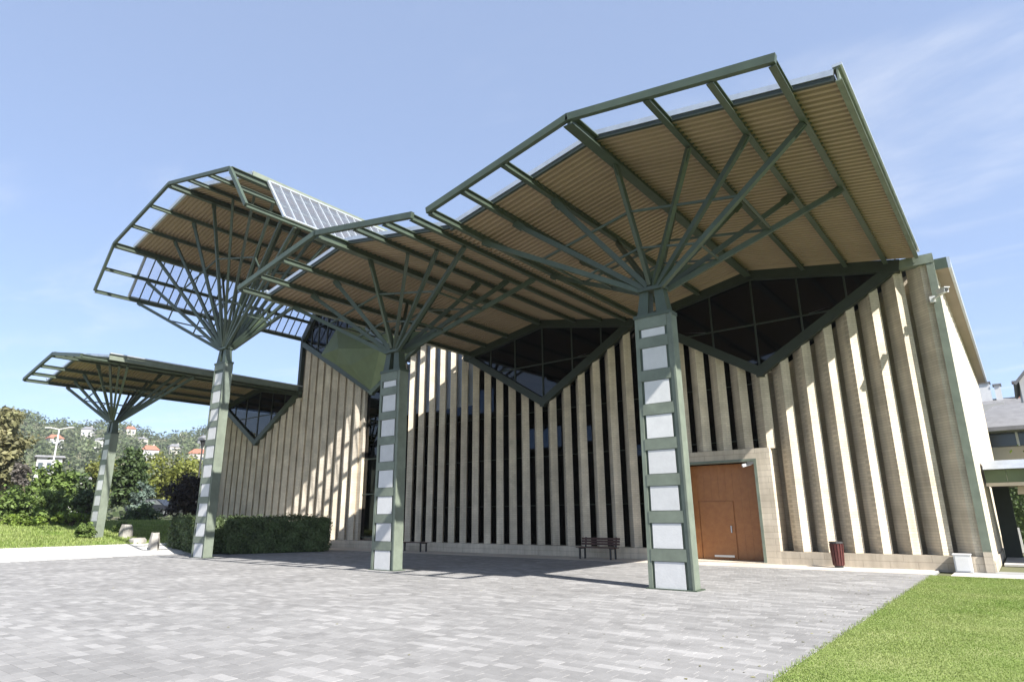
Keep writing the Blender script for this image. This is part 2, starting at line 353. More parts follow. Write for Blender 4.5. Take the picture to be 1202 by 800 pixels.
# left path and lawn, on rising ground
def drape(mb, x0, x1, y0, y1, dz, step=2.0):
    n = max(1, int(abs(x1-x0)/step))
    for i in range(n):
        a, b = x0+(x1-x0)*i/n, x0+(x1-x0)*(i+1)/n
        mb.poly([(a, y0, slope_z(a)+dz), (b, y0, slope_z(b)+dz), (b, y1, slope_z(b)+dz), (a, y1, slope_z(a)+dz)])
pt = MB(); drape(pt, -38.2, -33.5, -20, 40, -.012, .5); pt.box(-33.5, -33.4, -20, 40, -.06, -.004)
pt.build('path', M['path'], kind='structure')
lw = MB(); drape(lw, -52, -38.2, -20, 40, .02, 1)
lw.poly([(-38.2,-20,slope_z(-38.2)-.06),(-38.2,40,slope_z(-38.2)-.06),(-38.2,40,slope_z(-38.2)+.02),(-38.2,-20,slope_z(-38.2)+.02)])
lw.build('lawn_left', M['soil'], kind='structure')
lr = MB(); lr.box(LX+.004, 30, -6, 21.54, -.055, -.004)
lr.build('lawn_right', M['soil'], kind='structure')
# grass
gr = random.Random(11)
gb = MB()
def blade(mb, x, y, z, h, w):
    a = gr.uniform(0, 2*pi); lean = h*gr.uniform(.1, .7); c, s = cos(a), sin(a)
    mb.tone = gr.random()
    mb.poly([(x-s*w, y+c*w, z), (x+s*w, y-c*w, z), (x+c*lean, y+s*lean, z+h)])
N = 0
while N < 150000:
    y = 4.5 + 17.1*gr.random()**1.25; x = gr.uniform(LX-.02, 1.2)
    p = visible_px(x, y)
    if not p or p[0] > 1230 or p[1] > 830: continue
    patch = sin(x*1.7+2*sin(y*.8))*sin(y*1.1+x*.6)
    if patch > .75 and gr.random() < .35: continue
    blade(gb, x, y, -.006, gr.uniform(.007, .021)*(1+.25*patch), gr.uniform(.003, .006)*(1+p[2]*.06)); N += 1
for _ in range(900):                      # ragged fringe creeping over the pavers
    y = gr.uniform(5, 21.5); x = LX - abs(gr.gauss(0, .035)); blade(gb, x, y, -.004, gr.uniform(.02, .05), .006)
gb.build('grass_right', M['grass'], kind='stuff')
tag(bpy.data.objects['grass_right'], 'short green grass of the right lawn beside the paving', 'grass')
gb = MB()
for _ in range(42000):
    x = -38.2 - 13.5*gr.random(); y = gr.uniform(2, 24)
    blade(gb, x, y, slope_z(x)+.015, gr.uniform(.05, .16), gr.uniform(.02, .04))
for _ in range(2500):
    y = gr.uniform(2, 24); x = -38.2 + abs(gr.gauss(0, .1)); blade(gb, x, y, slope_z(x), gr.uniform(.04, .1), .02)
gb.build('grass_left', M['grass'], kind='stuff')
tag(bpy.data.objects['grass_left'], 'bright grass bank left of the pale path', 'grass')

lt_ = MB()
for _ in range(170):
    y = gr.uniform(5, 21); x = LX - abs(gr.gauss(0, .9)); 
    if gr.random() < .3: x = gr.uniform(-20, LX)
    a = gr.uniform(0, 2*pi); w = gr.uniform(.015, .035); lt_.tone = gr.random()
    lt_.poly([(x+w*cos(a), y+w*sin(a), .006), (x-.5*w*sin(a), y+.5*w*cos(a), .012), (x-w*cos(a), y-w*sin(a), .005), (x+.5*w*sin(a), y-.5*w*cos(a), .006)])
lo_ = lt_.build('leaf_litter', M['leaf_pale'], kind='stuff'); tag(lo_, 'few dry fallen leaves on the grey paving near the lawn', 'leaves')

# ------------------------------------------------------------------ the hall
hall = thing('church_hall', 'large limestone hall with rows of slanted brick piers and V-shaped glazed gables', 'building', (-22, YF, 0))
def vline(x):
    """underside of the roof trim on the front wall"""
    if x > X2 - B/2:
        c = XR if x > XR - B/2 else X2
        return ZG + (ZV-ZG)*min(1, abs(x-c)/(B/2))
    if x > X3 - .75*B: return ZG3 + (Z3S-ZG3)*min(1, abs(x-X3)/(.75*B))
    return ZG + (ZV-ZG)*min(1, abs(x-X4)/(B/2))
YT = YF + .10                              # pier tips
YG = YT + .50                              # glass line
XE = -1.22                                 # right end of the front
DL, DR, DZ, LZ = -10.25, -7.45, 3.50, 3.95 # door opening, lintel top
SL, SR = -10.9, -6.86                      # door surround
SLOT = (-30.3, -28.9)                      # tall glass slot
pier_x = []
k = 0
while True:
    xl = -1.98 - .72 - (k-1)*PZ
    if xl < X4 - B/2 - .2: break
    pier_x.append(xl); k += 1
def pier_top(x, y):
    z = vline(x) + .06
    if X3-.75*B < x < X3+.75*B and x > X3: z = min(z, 12.2)
    return z
for xl in pier_x:
    sec = [(.05, 0), (.50, -.50), (.745, -.31), (.50, .03), (.05, .03)]
    if xl > SR - .3: sec = sec[:3] + [(.50, .03), (.50, .57), (.07, .57)]
    if xl + .72 > XE: sec = [(.05, 0), (.50, -.49), (.685, -.47), (.685, .05), (.05, .05)]
    mid = xl + .45
    if SLOT[0] < mid < SLOT[1]: continue
    zb = .40
    if SL < mid < SR: zb = LZ - .01
    if xl < SR < xl + .72 and mid > SR: pass
    ring = [(xl+a, YG+b) for a, b in sec]
    p = MB(); p.hull([(a, b, zb) for a, b in ring], [(a, b, pier_top(a, b)) for a, b in ring])
    p.build('pier', M['stone'], hall)
# glazing or masonry between the piers
def pane(name, x0, x1, y, z0, zt0, zt1, m, th=.02):
    p = MB(); p.hull([(x0,y,z0),(x1,y,z0),(x1,y+th,z0),(x0,y+th,z0)], [(x0,y,zt0),(x1,y,zt1),(x1,y+th,zt1),(x0,y+th,zt0)]); return p.build(name, m, hall)
for xl in pier_x:
    a, b = xl - (PZ-.48), xl + .06           # gap to the left of this pier
    zb = LZ if SL < (a+b)/2 < SR else .40
    if SLOT[1] - .2 < a < SR - .3:
        zt = min(pier_top(a, 0), pier_top(b, 0))
        zp = 99
        if X3 < a < X2 - B/2 - .0 and a > -27.2: zp = 7.2
        pane('window_pane', a, b, YG+.035, zb, min(pier_top(a,0), zp), min(pier_top(b,0), zp), M['glass'])
        if zp < 99: pane('spandrel_panel', a, b, YG+.03, zp, pier_top(a,0), pier_top(b,0), M['pale_panel'], .04)
        for zm in (2.1, 4.3, 6.4):
            if zb + .3 < zm < zt - .3 and a > -28.5:
                t = MB(); t.box(a, b, YG+.0, YG+.03, zm, zm+.03); t.build('transom', M['steel'], hall)
    elif b < SLOT[0] + .3 or a > SR - .3:
        far = a > SR - .3
        if far: a, b = xl - PZ + .271, xl + .269
        else: a, b = xl - PZ + .30, xl + .22
        pane('infill_wall', a, b, YG+(.573 if far else -.20), zb, pier_top(a,0), pier_top(b,0), M['stone'], .2)
pane('window_pane', SLOT[0]-.1, SLOT[1]+.15, YG+.02, .40, pier_top(SLOT[0]-.1,0), pier_top(SLOT[1]+.15,0), M['glass'])
for zm in (.55, 2.9, 4.9): 
    t = MB(); t.box(SLOT[0]-.1, SLOT[1]+.15, YG-.03, YG+.018, zm, zm+.06); t.build('transom', M['steel'], hall)
# plinth
for a, b in ((X4-B/2, SL), (SR, XE+.02)):
    p = MB(); p.box(a, b, YF, YG+(.70 if a == SR else .40), -.04, .42); p.build('plinth', M['stone_pale'], hall)
# door surround
sx = MB(); sx.box(SL, DL-.10, YF, YG+.38, -.03, LZ); sx.build('door_jamb', M['stone_pale'], hall)
sx = MB(); sx.box(DR+.10, SR, YF, YG+.38, -.03, LZ); sx.build('door_jamb', M['stone_pale'], hall)
sx = MB(); sx.box(DL-.10, DR+.10, YF, YG+.38, DZ+.09, LZ); sx.build('lintel', M['stone_pale'], hall)
fr = MB()
fr.box(DL-.10, DL, YF-.015, YF+.32, 0, DZ); fr.box(DR, DR+.10, YF-.015, YF+.32, 0, DZ); fr.box(DL-.10, DR+.10, YF-.015, YF+.32, DZ, DZ+.09)
fr.build('door_frame', M['steel_pale'], hall)
dd = MB(); dd.box(DL, DR, YF+.84, YF+.88, .02, DZ)
door = dd.build('door', M['wood'], hall)
xm = -8.62
for i in range(10):                         # vertical boards of the two tall leaves
    w = (DR-DL)/10; a = DL+i*w
    z0 = .06
    if -9.95 < a + w/2 < xm: z0 = 2.16
    bd = MB(); bd.tone = random.random(); bd.box(a+.0015, a+w-.0015, YF+.81, YF+.84, z0, DZ-.02); bd.build('board', M['wood'], door)
wk = MB(); wk.box(-9.93, xm-.01, YF+.802, YF+.84, .06, 2.13); wk.build('wicket_door', M['wood'], door)
wk = MB(); wk.box(-9.5, -8.75, YF+.785, YF+.802, .13, .20); wk.build('kick_plate', M['metal'], door)
wk = MB(); wk.box(-8.78, -8.74, YF+.74, YF+.802, 1.0, 1.25); wk.build('handle', M['metal'], door)
wk = MB(); wk.box(DL-.1, DR+.1, YF-.05, YF+.80, -.02, .035); wk.build('threshold', M['stone_pale'], hall)

# V windows
def v_window(c, half, zb, zs, zr, rtrim=True):
    """frame and glazing between the V on the wall and the roof above"""
    y0 = YF - .02
    f = MB(); w = .34
    for s in (-1, 1):
        a = Vector((c, y0+.11, zb+.10)); b = Vector((c+s*half, y0+.11, zs+.10))
        f.bar(a, b, .24, w, (0, 0, 1))
    f.box(c-.12, c+.12, y0-.012, y0+.232, zb-.10, zb+.32)
    return f
def roof_fascia(c, half, zs, zr):
    f = MB(); y = YF+.10
    for s in (-1, 1): f.bar((c, y, zr-.02), (c+s*half, y, zs-.02), .34, .42)
    return f
def gable_panes(c, half, zb, zs, zr, xs_, zmid, name='window_pane'):
    """panes cut by verticals xs_ (offsets) and one horizontal bar"""
    y = YF + .12
    lo = lambda x: zb+.22 + (zs-zb)*abs(x)/half
    hi = lambda x: zr-.15 - (zr-zs)*abs(x)/half
    mu = MB()
    for i in range(len(xs_)-1):
        a, b = xs_[i]+.012, xs_[i+1]-.012
        for part in (0, 1):
            if part == 0: q = [(a, lo(a)), (b, lo(b)), (b, min(zmid, hi(b))), (a, min(zmid, hi(a)))]
            else: q = [(a, max(zmid+.02, lo(a))), (b, max(zmid+.02, lo(b))), (b, hi(b)), (a, hi(a))]
            if q[3][1] <= q[0][1] and q[2][1] <= q[1][1]: continue
            q = [(x, max(z, lo(x)) if k_ > 1 else z) for k_, (x, z) in enumerate(q)]
            p = MB(); p.hull([(c+x, y, z) for x, z in q], [(c+x, y+.02, z) for x, z in q]); p.build(name, M['glass'], hall)
    for x in xs_[1:-1]:
        m_ = MB(); m_.box(c+x-.03, c+x+.03, y-.04, y+.06, lo(x)-.1, hi(x)+.1); m_.build('mullion', M['steel_dark'], hall)
    xm_ = (zmid-zb-.1)/(zs-zb)*half
    m_ = MB(); m_.box(c-xm_, c+xm_, y-.03, y+.05, zmid-.02, zmid+.04); m_.build('mullion', M['steel_dark'], hall)
for c in (XR, X2, X4):
    f = v_window(c, B/2, ZG, ZV, ZR); f.build('window_frame', M['steel_dark'] if c != X4 else M['steel'], hall)
    roof_fascia(c, B/2-.01, ZV, ZR).build('fascia', M['steel_dark'], hall)
    gable_panes(c, B/2, ZG, ZV, ZR, [-4.4, -3.2, -1.65, 0, 1.65, 3.2, 4.4], 8.55)
# tall bay: profile of the roof, glazing left and right of a folded green panel
W3, Z3M, Z3R = 5.84, 15.45, 16.85
H3 = .75*B
v_window(X3, H3, ZG3, Z3S, Z3R).build('window_frame', M['steel'], hall)
def bay3_hi(x):
    a = abs(x)
    return Z3R - (Z3R-Z3M)*a/W3 if a < W3 else Z3M - (Z3M-13.3)*(a-W3)/(H3-W3)
def bay3_lo(x): return ZG3 + .2 + (Z3S-ZG3)*abs(x)/H3
xs3 = [-7.3, -6.6, -W3, -4.9, -3.9, -2.9, -1.95, -.95, 0, .95, 1.95, 2.9, 3.9, 4.9, W3, 6.6, 7.3]
for i in range(len(xs3)-1):
    a, b = xs3[i]+.02, xs3[i+1]-.02; y = YF+.14
    for z0, z1 in ((0, 10.9), (10.93, 12.4), (12.43, 13.9), (13.93, 20)):
        q = [(a, max(bay3_lo(a), z0)), (b, max(bay3_lo(b), z0)), (b, min(bay3_hi(b), z1)), (a, min(bay3_hi(a), z1))]
        if q[3][1] <= q[0][1] or q[2][1] <= q[1][1]: continue
        p = MB(); p.hull([(X3+x, y, z) for x, z in q], [(X3+x, y+.02, z) for x, z in q]); p.build('window_pane', M['glass'], hall)
    m_ = MB(); m_.box(X3+xs3[i]-.035, X3+xs3[i]+.035, y-.05, y+.08, bay3_lo(xs3[i])-.1, bay3_hi(xs3[i])); m_.build('mullion', M['steel_dark'], hall)
for z in (10.9, 12.4, 13.9):
    hx = (z-ZG3-.2)/(Z3S-ZG3)*H3 if z < Z3S else H3-.3
    m_ = MB(); m_.box(X3-hx, X3+hx, YF+.09, YF+.20, z, z+.05); m_.build('mullion', M['steel_dark'], hall)
pr = [(-H3, 13.3), (-W3, Z3M), (0, Z3R), (W3, Z3M), (H3, 13.3)]
for i in range(4):
    f = MB(); f.bar((X3+pr[i][0], YF+.08, pr[i][1]), (X3+pr[i+1][0], YF+.08, pr[i+1][1]), .3, .42); f.build('fascia', M['steel_dark'], hall)
# folded green panel standing proud of the tall bay's glazing
G_ = {k: Vector((x, YF+.02-d, z)) for k, x, z, d in (('A',-32.79,13.33,.05),('B',-31.49,11.66,.75),('C',-32.59,10.93,.05),('D',-34.3,11.82,.05),('E',-27.9,12.6,.05),('H',-24.6,12.0,.05),('F',-25.6,10.75,.05),('Gb',-29.12,8.86,.05),('K',-30.46,10.46,.6),('L',-27.6,11.0,.7))}
gp = MB()
for tri in (('A','D','B'),('D','C','B'),('C','K','B'),('C','Gb','K'),('A','B','E'),('B','L','E'),('B','K','L'),('K','Gb','L'),('Gb','F','L'),('F','H','L'),('H','E','L')):
    f = MB(); p3 = [G_[t] for t in tri]; n_ = (p3[1]-p3[0]).cross(p3[2]-p3[0])
    if n_.y > 0: p3 = p3[::-1]; n_ = -n_
    f.slab(p3, n_, .03); f.build('folded_panel', M['olive'], hall)
# wall step above the low fourth bay and corner trims
t = MB(); t.box(X3-H3-.25, X3-H3+.0, YF-.03, YF+.25, ZV-.3, Z3S+.5); t.build('corner_trim', M['steel_dark'], hall)
t = MB(); t.box(X3-H3-.24, X3-H3-.02, YF+.26, YB, ZV-.4, 13.3); t.build('side_wall', M['stone'], hall)
t = MB(); t.box(X3+H3+.02, X3+H3+.24, YF+.66, YB, ZV-.4, 13.3); t.build('side_wall', M['stone'], hall)
t = MB(); t.box(XE, XE+.21, YF-.03, YF+.16, -.03, ZV+.16); t.build('corner_trim', M['steel_pale'], hall)
t = MB(); t.box(XE+.002, XE+.208, YF-.06, YF+.3, -.04, .55); t.build('trim_foot', M['stone_pale'], hall)
t = MB(); t.box(-2.4, XE+.21, YF-.05, YF+.28, ZV-.14, ZV+.17); t.build('corner_trim', M['steel_pale'], hall)
# right side wall with its own piers
t = MB(); t.box(-1.6, -1.42, YF+.62, YB+12, 0, ZV); t.build('side_glazing', M['pane'], hall)
yk = YF + .55
while yk < YB + 10:
    ring = [(-1.42, yk), (-1.035, yk+.01), (-1.015, yk+.26), (-1.42, yk+.42)]
    p = MB(); p.hull([(a, b, .3) for a, b in ring], [(a, b, ZV-.25) for a, b in ring]); p.build('pier', M['stone'], hall); yk += PZ*1.15
t = MB(); t.box(-1.42, -.98, YF+.31, YB+12, -.04, .30); t.build('plinth', M['stone_pale'], hall)
t = MB(); t.box(-1.44, -.66, YF+.35, YB+12, ZV-.30, ZV-.12); t.build('eave_soffit', M['soffit'], hall)
t = MB(); t.box(-.66, -.58, YF+.32, YB+12, ZV-.33, ZV+.05); t.build('eave_trim', M['zinc'], hall)
t = MB(); t.box(-1.44, -.665, YF+.30, YF+.348, ZV-.31, ZV+.05); t.build('eave_trim', M['steel'], hall)
# left and back walls, roofs over the hall, interior
t = MB(); t.box(X4-B/2-.2, X4-B/2, YF, YB, -.03, ZV); t.build('side_wall', M['stone'], hall)
t = MB(); t.box(X4-B/2, -1.6, YG+.78, YB, -.02, .02); t.build('floor', M['floor_in'], hall)
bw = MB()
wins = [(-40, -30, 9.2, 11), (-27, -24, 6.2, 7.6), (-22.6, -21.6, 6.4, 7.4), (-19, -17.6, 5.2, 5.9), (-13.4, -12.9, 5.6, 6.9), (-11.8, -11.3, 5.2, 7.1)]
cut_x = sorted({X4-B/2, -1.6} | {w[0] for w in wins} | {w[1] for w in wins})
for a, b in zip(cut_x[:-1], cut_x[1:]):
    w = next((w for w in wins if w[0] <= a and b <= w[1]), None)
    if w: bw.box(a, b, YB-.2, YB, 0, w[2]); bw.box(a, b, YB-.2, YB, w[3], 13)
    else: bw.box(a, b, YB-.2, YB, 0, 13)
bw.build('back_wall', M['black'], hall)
for c, hf in ((XR, B/2), (X2, B/2), (X4, B/2)):
    for s in (-1, 1):
        e = hf if not (c == XR and s == 1) else 5.3
        ze = ZV - (ZR-ZV)/(B/2)*(e-B/2) if e > B/2 else ZV
        p = MB(); q = [(c, YF+.30, ZR+.28), (c+s*e, YF+.30, ze+.28), (c+s*e, YB+12, ze+.28), (c, YB+12, ZR+.28)]
        if s < 0: q = q[::-1]
        p.slab(q, (0, 0, 1), .06); p.build('roof', M['roof'], hall)
for i in range(4):
    a, b = pr[i], pr[i+1]; q = [(X3+a[0], YF+.3, a[1]+.2), (X3+b[0], YF+.3, b[1]+.2), (X3+b[0], YB, b[1]+.2), (X3+a[0], YB, a[1]+.2)]
    p = MB(); p.slab(q, (0, 0, 1), .06); p.build('roof', M['roof'], hall)
# white bars added just inside the glass to imitate the glints
for x0 in (-25.2, -22.0, -18.6):
    p = MB(); p.tube((x0, YG+1.6, 5.6), (x0+2.4, YG+1.6, 7.0), .05); p.tube((x0+2.4, YG+1.6, 5.7), (x0, YG+1.6, 6.9), .05); p.build('glint_bar', M['white_in'], hall)

# ------------------------------------------------------------------ canopies on branching columns
def column(root, cx, zb, ztop, first=.62):
    """tapered steel and concrete shaft; the panelled face looks at the plaza"""
    y0 = YC-.50; dp = .40; wb, wt = 1.10, .98
    W = lambda z: (wb + (wt-wb)*(z-zb)/(ztop-zb))/2
    core = MB(); a, b = W(zb)-.10, W(ztop)-.10
    core.hull([(cx-a,y0+.03,zb-.3),(cx+a,y0+.03,zb-.3),(cx+a,y0+dp-.03,zb-.3),(cx-a,y0+dp-.03,zb-.3)], [(cx-b,y0+.03,ztop-.02),(cx+b,y0+.03,ztop-.02),(cx+b,y0+dp-.03,ztop-.02),(cx-b,y0+dp-.03,ztop-.02)])
    shaft = core.build('shaft', M['steel'], root)
    for s in (-1, 1):                        # side channels
        f = MB(); A, Bt = W(zb), W(ztop); t = .105
        def ring(w_, z): 
            return [(cx+s*(w_-t),y0,z),(cx+s*w_,y0,z),(cx+s*w_,y0+dp,z),(cx+s*(w_-t),y0+dp,z)]
        r1, r2 = ring(A, zb-.3), ring(Bt, ztop)
        if s < 0: r1, r2 = r1[::-1], r2[::-1]
        f.hull(r1, r2)
        f.build('side_channel', M['steel_pale'], root)
        f = MB()
        if s > 0:                            # thin flange edge standing proud on the sunny side
            f.hull([(cx+A-.004,y0-.035,zb-.3),(cx+A+.05,y0-.035,zb-.3),(cx+A+.05,y0+.02,zb-.3),(cx+A-.004,y0+.02,zb-.3)], [(cx+Bt-.004,y0-.035,ztop),(cx+Bt+.05,y0-.035,ztop),(cx+Bt+.05,y0+.02,ztop),(cx+Bt-.004,y0+.02,ztop)])
            f.build('flange', M['steel_pale'], root)
    z = zb + first; mod, bh = .855, .27; prev = zb - .3
    while True:
        last = z + bh > ztop - .25
        ptop = min(z, ztop-.3)
        a, b = W(prev)-.175, W(ptop)-.175
        p = MB(); p.hull([(cx-a,y0+.004,prev+.012),(cx+a,y0+.004,prev+.012),(cx+a,y0+.028,prev+.012),(cx-a,y0+.028,prev+.012)], [(cx-b,y0+.004,ptop-.012),(cx+b,y0+.004,ptop-.012),(cx+b,y0+.028,ptop-.012),(cx-b,y0+.028,ptop-.012)])
        p.build('concrete_panel', M['concrete'], shaft)
        z0, z1 = (z, z+bh) if not last else (ztop-.3, ztop)
        a, b = W(z0)-.10, W(z1)-.10
        p = MB(); p.hull([(cx-a,y0-.012,z0),(cx+a,y0-.012,z0),(cx+a,y0+.03,z0),(cx-a,y0+.03,z0)], [(cx-b,y0-.012,z1),(cx+b,y0-.012,z1),(cx+b,y0+.03,z1),(cx-b,y0+.03,z1)])
        p.build('band', M['steel_pale'], shaft)
        if last: break
        prev = z + bh; z += mod
    bp_ = MB(); w = W(zb); bp_.box(cx-w-.05, cx+w+.09, y0-.05, y0+dp+.05, zb-.05, zb+.025); bp_.build('base_plate', M['steel'], root)
    cap = MB(); w = W(ztop); cap.box(cx-w-.02, cx+w+.02, y0-.03, y0+dp+.02, ztop, ztop+.09); cap.build('cap_plate', M['steel'], root)
    for s in (-1, 1):                        # fork
        f = MB(); f.hull([(cx+s*.27-.15,y0+.03,ztop+.09),(cx+s*.27+.15,y0+.03,ztop+.09),(cx+s*.27+.15,y0+dp-.03,ztop+.09),(cx+s*.27-.15,y0+dp-.03,ztop+.09)],
                         [(cx+s*.20-.12,y0+.06,ztop+.72),(cx+s*.20+.12,y0+.06,ztop+.72),(cx+s*.20+.12,y0+dp-.06,ztop+.72),(cx+s*.20-.12,y0+dp-.06,ztop+.72)])
        f.build('fork', M['steel'], root)
    f = MB(); f.box(cx-.36, cx+.36, y0-.02, y0+dp+.02, ztop+.72, ztop+.82); f.build('hub_plate', M['steel'], root)
    return ztop + .82

def struts(root, cx, hubz, fr, rr, skip=()):
    """fr, rr: node points of front and rear branches"""
    ringpts = []
    for row, nodes in (('f', fr), ('r', rr)):
        sy = -1 if row == 'f' else 1; n = len(nodes); low = []
        for i, nd in enumerate(nodes):
            t = (i-(n-1)/2)/max(1, (n-1)/2)
            a = Vector((cx+.30*t, YC-.27+sy*.18, hubz-.05+.12*(1-abs(t))))
            s_ = MB(); s_.bar(a, nd, .11, .135); s_.build('strut', M['steel'], root)
            k_ = MB(); d = (nd-a).normalized(); k_.bar(nd-d*.32, nd+Vector((0,0,.03)), .025, .22); k_.build('gusset', M['steel'], root)
            low.append(lerp(a, nd, .27)); ringpts.append((row, i, a, nd))
        if row == 'r':
            hubp = Vector((cx, YC-.05, hubz-.12))
            g_ = MB()
            for i in range(n-1):
                q = [hubp, low[i], low[i+1]]; g_.slab(q, (0, -.7, .7), .025)
            g_.build('web_plate', M['olive'], root)
    F_ = [r for r in ringpts if r[0] == 'f']; R_ = [r for r in ringpts if r[0] == 'r'][::-1]
    loop = F_ + R_
    for fr_, sz in ((.30, .05), (.60, .055)):
        for i in range(len(loop)):
            a, b = loop[i], loop[(i+1) % len(loop)]
            t = MB(); t.bar(lerp(a[2], a[3], fr_), lerp(b[2], b[3], fr_), sz, sz); t.build('tie', M['steel'], root)

def corr_sheet(x0, z0, x1, z1, y0, y1, per=.20, dep=.075, th=.13):
    """corrugated soffit between two lines that run along Y: ribs run across"""
    m = MB(); n = int((y1-y0)/per); prof = []
    for i in range(n):
        y = y0 + i*per
        prof += [(y, 0), (y+per*.42, 0), (y+per*.55, dep), (y+per*.87, dep)]
    prof.append((y1, 0))
    if x0 > x1: x0, z0, x1, z1 = x1, z1, x0, z0
    for (ya, da), (yb, db) in zip(prof[:-1], prof[1:]):
        m.poly([(x0, ya, z0+da), (x0, yb, z0+db), (x1, yb, z1+db), (x1, ya, z1+da)])
    m.poly([(x0, y0, z0+th), (x1, y0, z1+th), (x1, y1, z1+th), (x0, y1, z0+th)])
    m.poly([(x0, y0, z0), (x1, y0, z1), (x1, y0, z1+th), (x0, y0, z0+th)])
    m.poly([(x0, y0, z0), (x0, y0, z0+th), (x0, y1, z0+th), (x0, y1, z0)])
    m.poly([(x1, y0, z1), (x1, y1, z1), (x1, y1, z1+th), (x1, y0, z1+th)])
    return m
YS = 12.20                                  # outer edge of the roof sheets
SOF = .13                                   # soffit above beam centre line
def canopy(root, cx, colx, zb, right=None, left=None, hubtop=6.55, right_edge=False, left_edge=False, tilt=0.0):
    HW = 4.556; offs = [-HW, -3.36, -1.98, 0, 1.98, 3.36, HW]
    zf = lambda x: ZR - (ZR-ZV)*abs(x)/(B/2) + tilt*x
    up_ = .06                               # beams are let into the soffit
    hz = column(root, colx, zb, hubtop)
    for o in offs:
        b = MB(); z = zf(o)
        if o == 0: b.ibeam((cx, YO, z-.02+up_), (cx, YF-.09, z-.02+up_), .26, .30, t=.03)
        else: b.ibeam((cx+o, YO, z+up_), (cx+o, YF-.09, z+up_), .14, .19, t=.02)
        b.build('roof_beam', M['steel'], root)
    for s in (-1, 1):
        b = MB(); b.bar((cx-s*.02, YO-.02, ZR+.09), (cx+s*(HW+.08), YO-.02, zf(s*HW)+.09), .12, .18); b.build('frame_beam', M['steel'], root)
        e = {1: right, -1: left}[s] or B/2
        m = corr_sheet(cx, ZR+SOF, cx+s*e, zf(s*e)+SOF, YS, YF-.07); m.build('roof_sheet', M['soffit'], root)
        t = MB(); t.bar((cx, YS-.06, ZR+SOF+.17), (cx+s*e, YS-.06, zf(s*e)+SOF+.17), .10, .13); t.build('gutter', M['zinc'], root)
        t = MB(); t.bar((cx, YS-.05, ZR+SOF+.04), (cx+s*e, YS-.05, zf(s*e)+SOF+.04), .08, .10); t.build('edge_angle', M['steel_dark'], root)
        if (s == 1 and right_edge) or (s == -1 and left_edge):
            t = MB(); t.ibeam((cx+s*(e+.07), YS-.10, zf(s*e)+SOF+.10), (cx+s*(e+.07), YF-.09, zf(s*e)+SOF+.10), .12, .30); t.build('edge_trim', M['steel_pale'], root)
            t = MB(); t.box(cx+s*(e+.08)-.09, cx+s*(e+.08)+.09, YS-.12, YF+.2, zf(s*e)+SOF+.26, zf(s*e)+SOF+.32); t.build('edge_capping', M['zinc'], root)
    yfn, yrn = 13.15, 16.75
    fr_ = [Vector((cx+o, yfn, zf(o)-.07)) for o in offs]; rr_ = [Vector((cx+o, yrn, zf(o)-.07)) for o in offs]
    struts(root, colx, hz, fr_, rr_)

GRP = 'branching canopies in front of the hall'
c1 = thing('canopy', 'nearest and largest green steel canopy, on the column beside the wooden door', 'canopy', (XR, YC, 0), GRP)
canopy(c1, XR, -6.70, 0, right=5.38, right_edge=True, tilt=.015)
c2 = thing('canopy', 'middle green steel canopy joined to the nearest one, its column before the slatted glass wall', 'canopy', (X2, YC, 0), GRP)
canopy(c2, X2, X2+.02, 0, left=4.80, left_edge=True)
c4 = thing('canopy', 'small distant low canopy on the grass bank at far left', 'canopy', (X4, YC, 0), GRP)
canopy(c4, X4, X4, .67, right=4.80, left=4.80, left_edge=True, right_edge=True, hubtop=6.45)
# the tall third canopy with glazed flanks
c3 = thing('canopy', 'tallest canopy with sloping glazed flanks, its column at the end of the clipped hedge', 'canopy', (X3, YC, 0), GRP)
H4 = 7.50; ZL3 = 13.25
def zf3(x):
    a = abs(x)
    return Z3R - (Z3R-Z3M)*a/W3 if a <= W3 else Z3M - (Z3M-ZL3)*(a-W3)/(H4-W3)
hz3 = column(c3, X3+.05, 0, 8.75)
offs3 = [-H4, -6.70, -W3, -3.9, -1.95, 0, 1.95, 3.9, W3, 6.70, H4]
for o in offs3:
    b = MB(); z = zf3(o)
    if o == 0 or abs(o) == W3: b.ibeam((X3+o, YO, z-.04), (X3+o, YF-.08, z-.04), .22, .26, t=.03)
    else: b.ibeam((X3+o, YO, z), (X3+o, YF-.08, z), .13, .17, t=.02)
    b.build('roof_beam', M['steel'], c3)
pf3 = [(-H4, ZL3), (-W3, Z3M), (0, Z3R), (W3, Z3M), (H4, ZL3)]
for i in range(4):
    (xa, za), (xb, zb_) = pf3[i], pf3[i+1]
    b = MB(); b.bar((X3+xa, YO-.02, za+.02), (X3+xb, YO-.02, zb_+.02), .12, .16); b.build('frame_beam', M['steel'], c3)
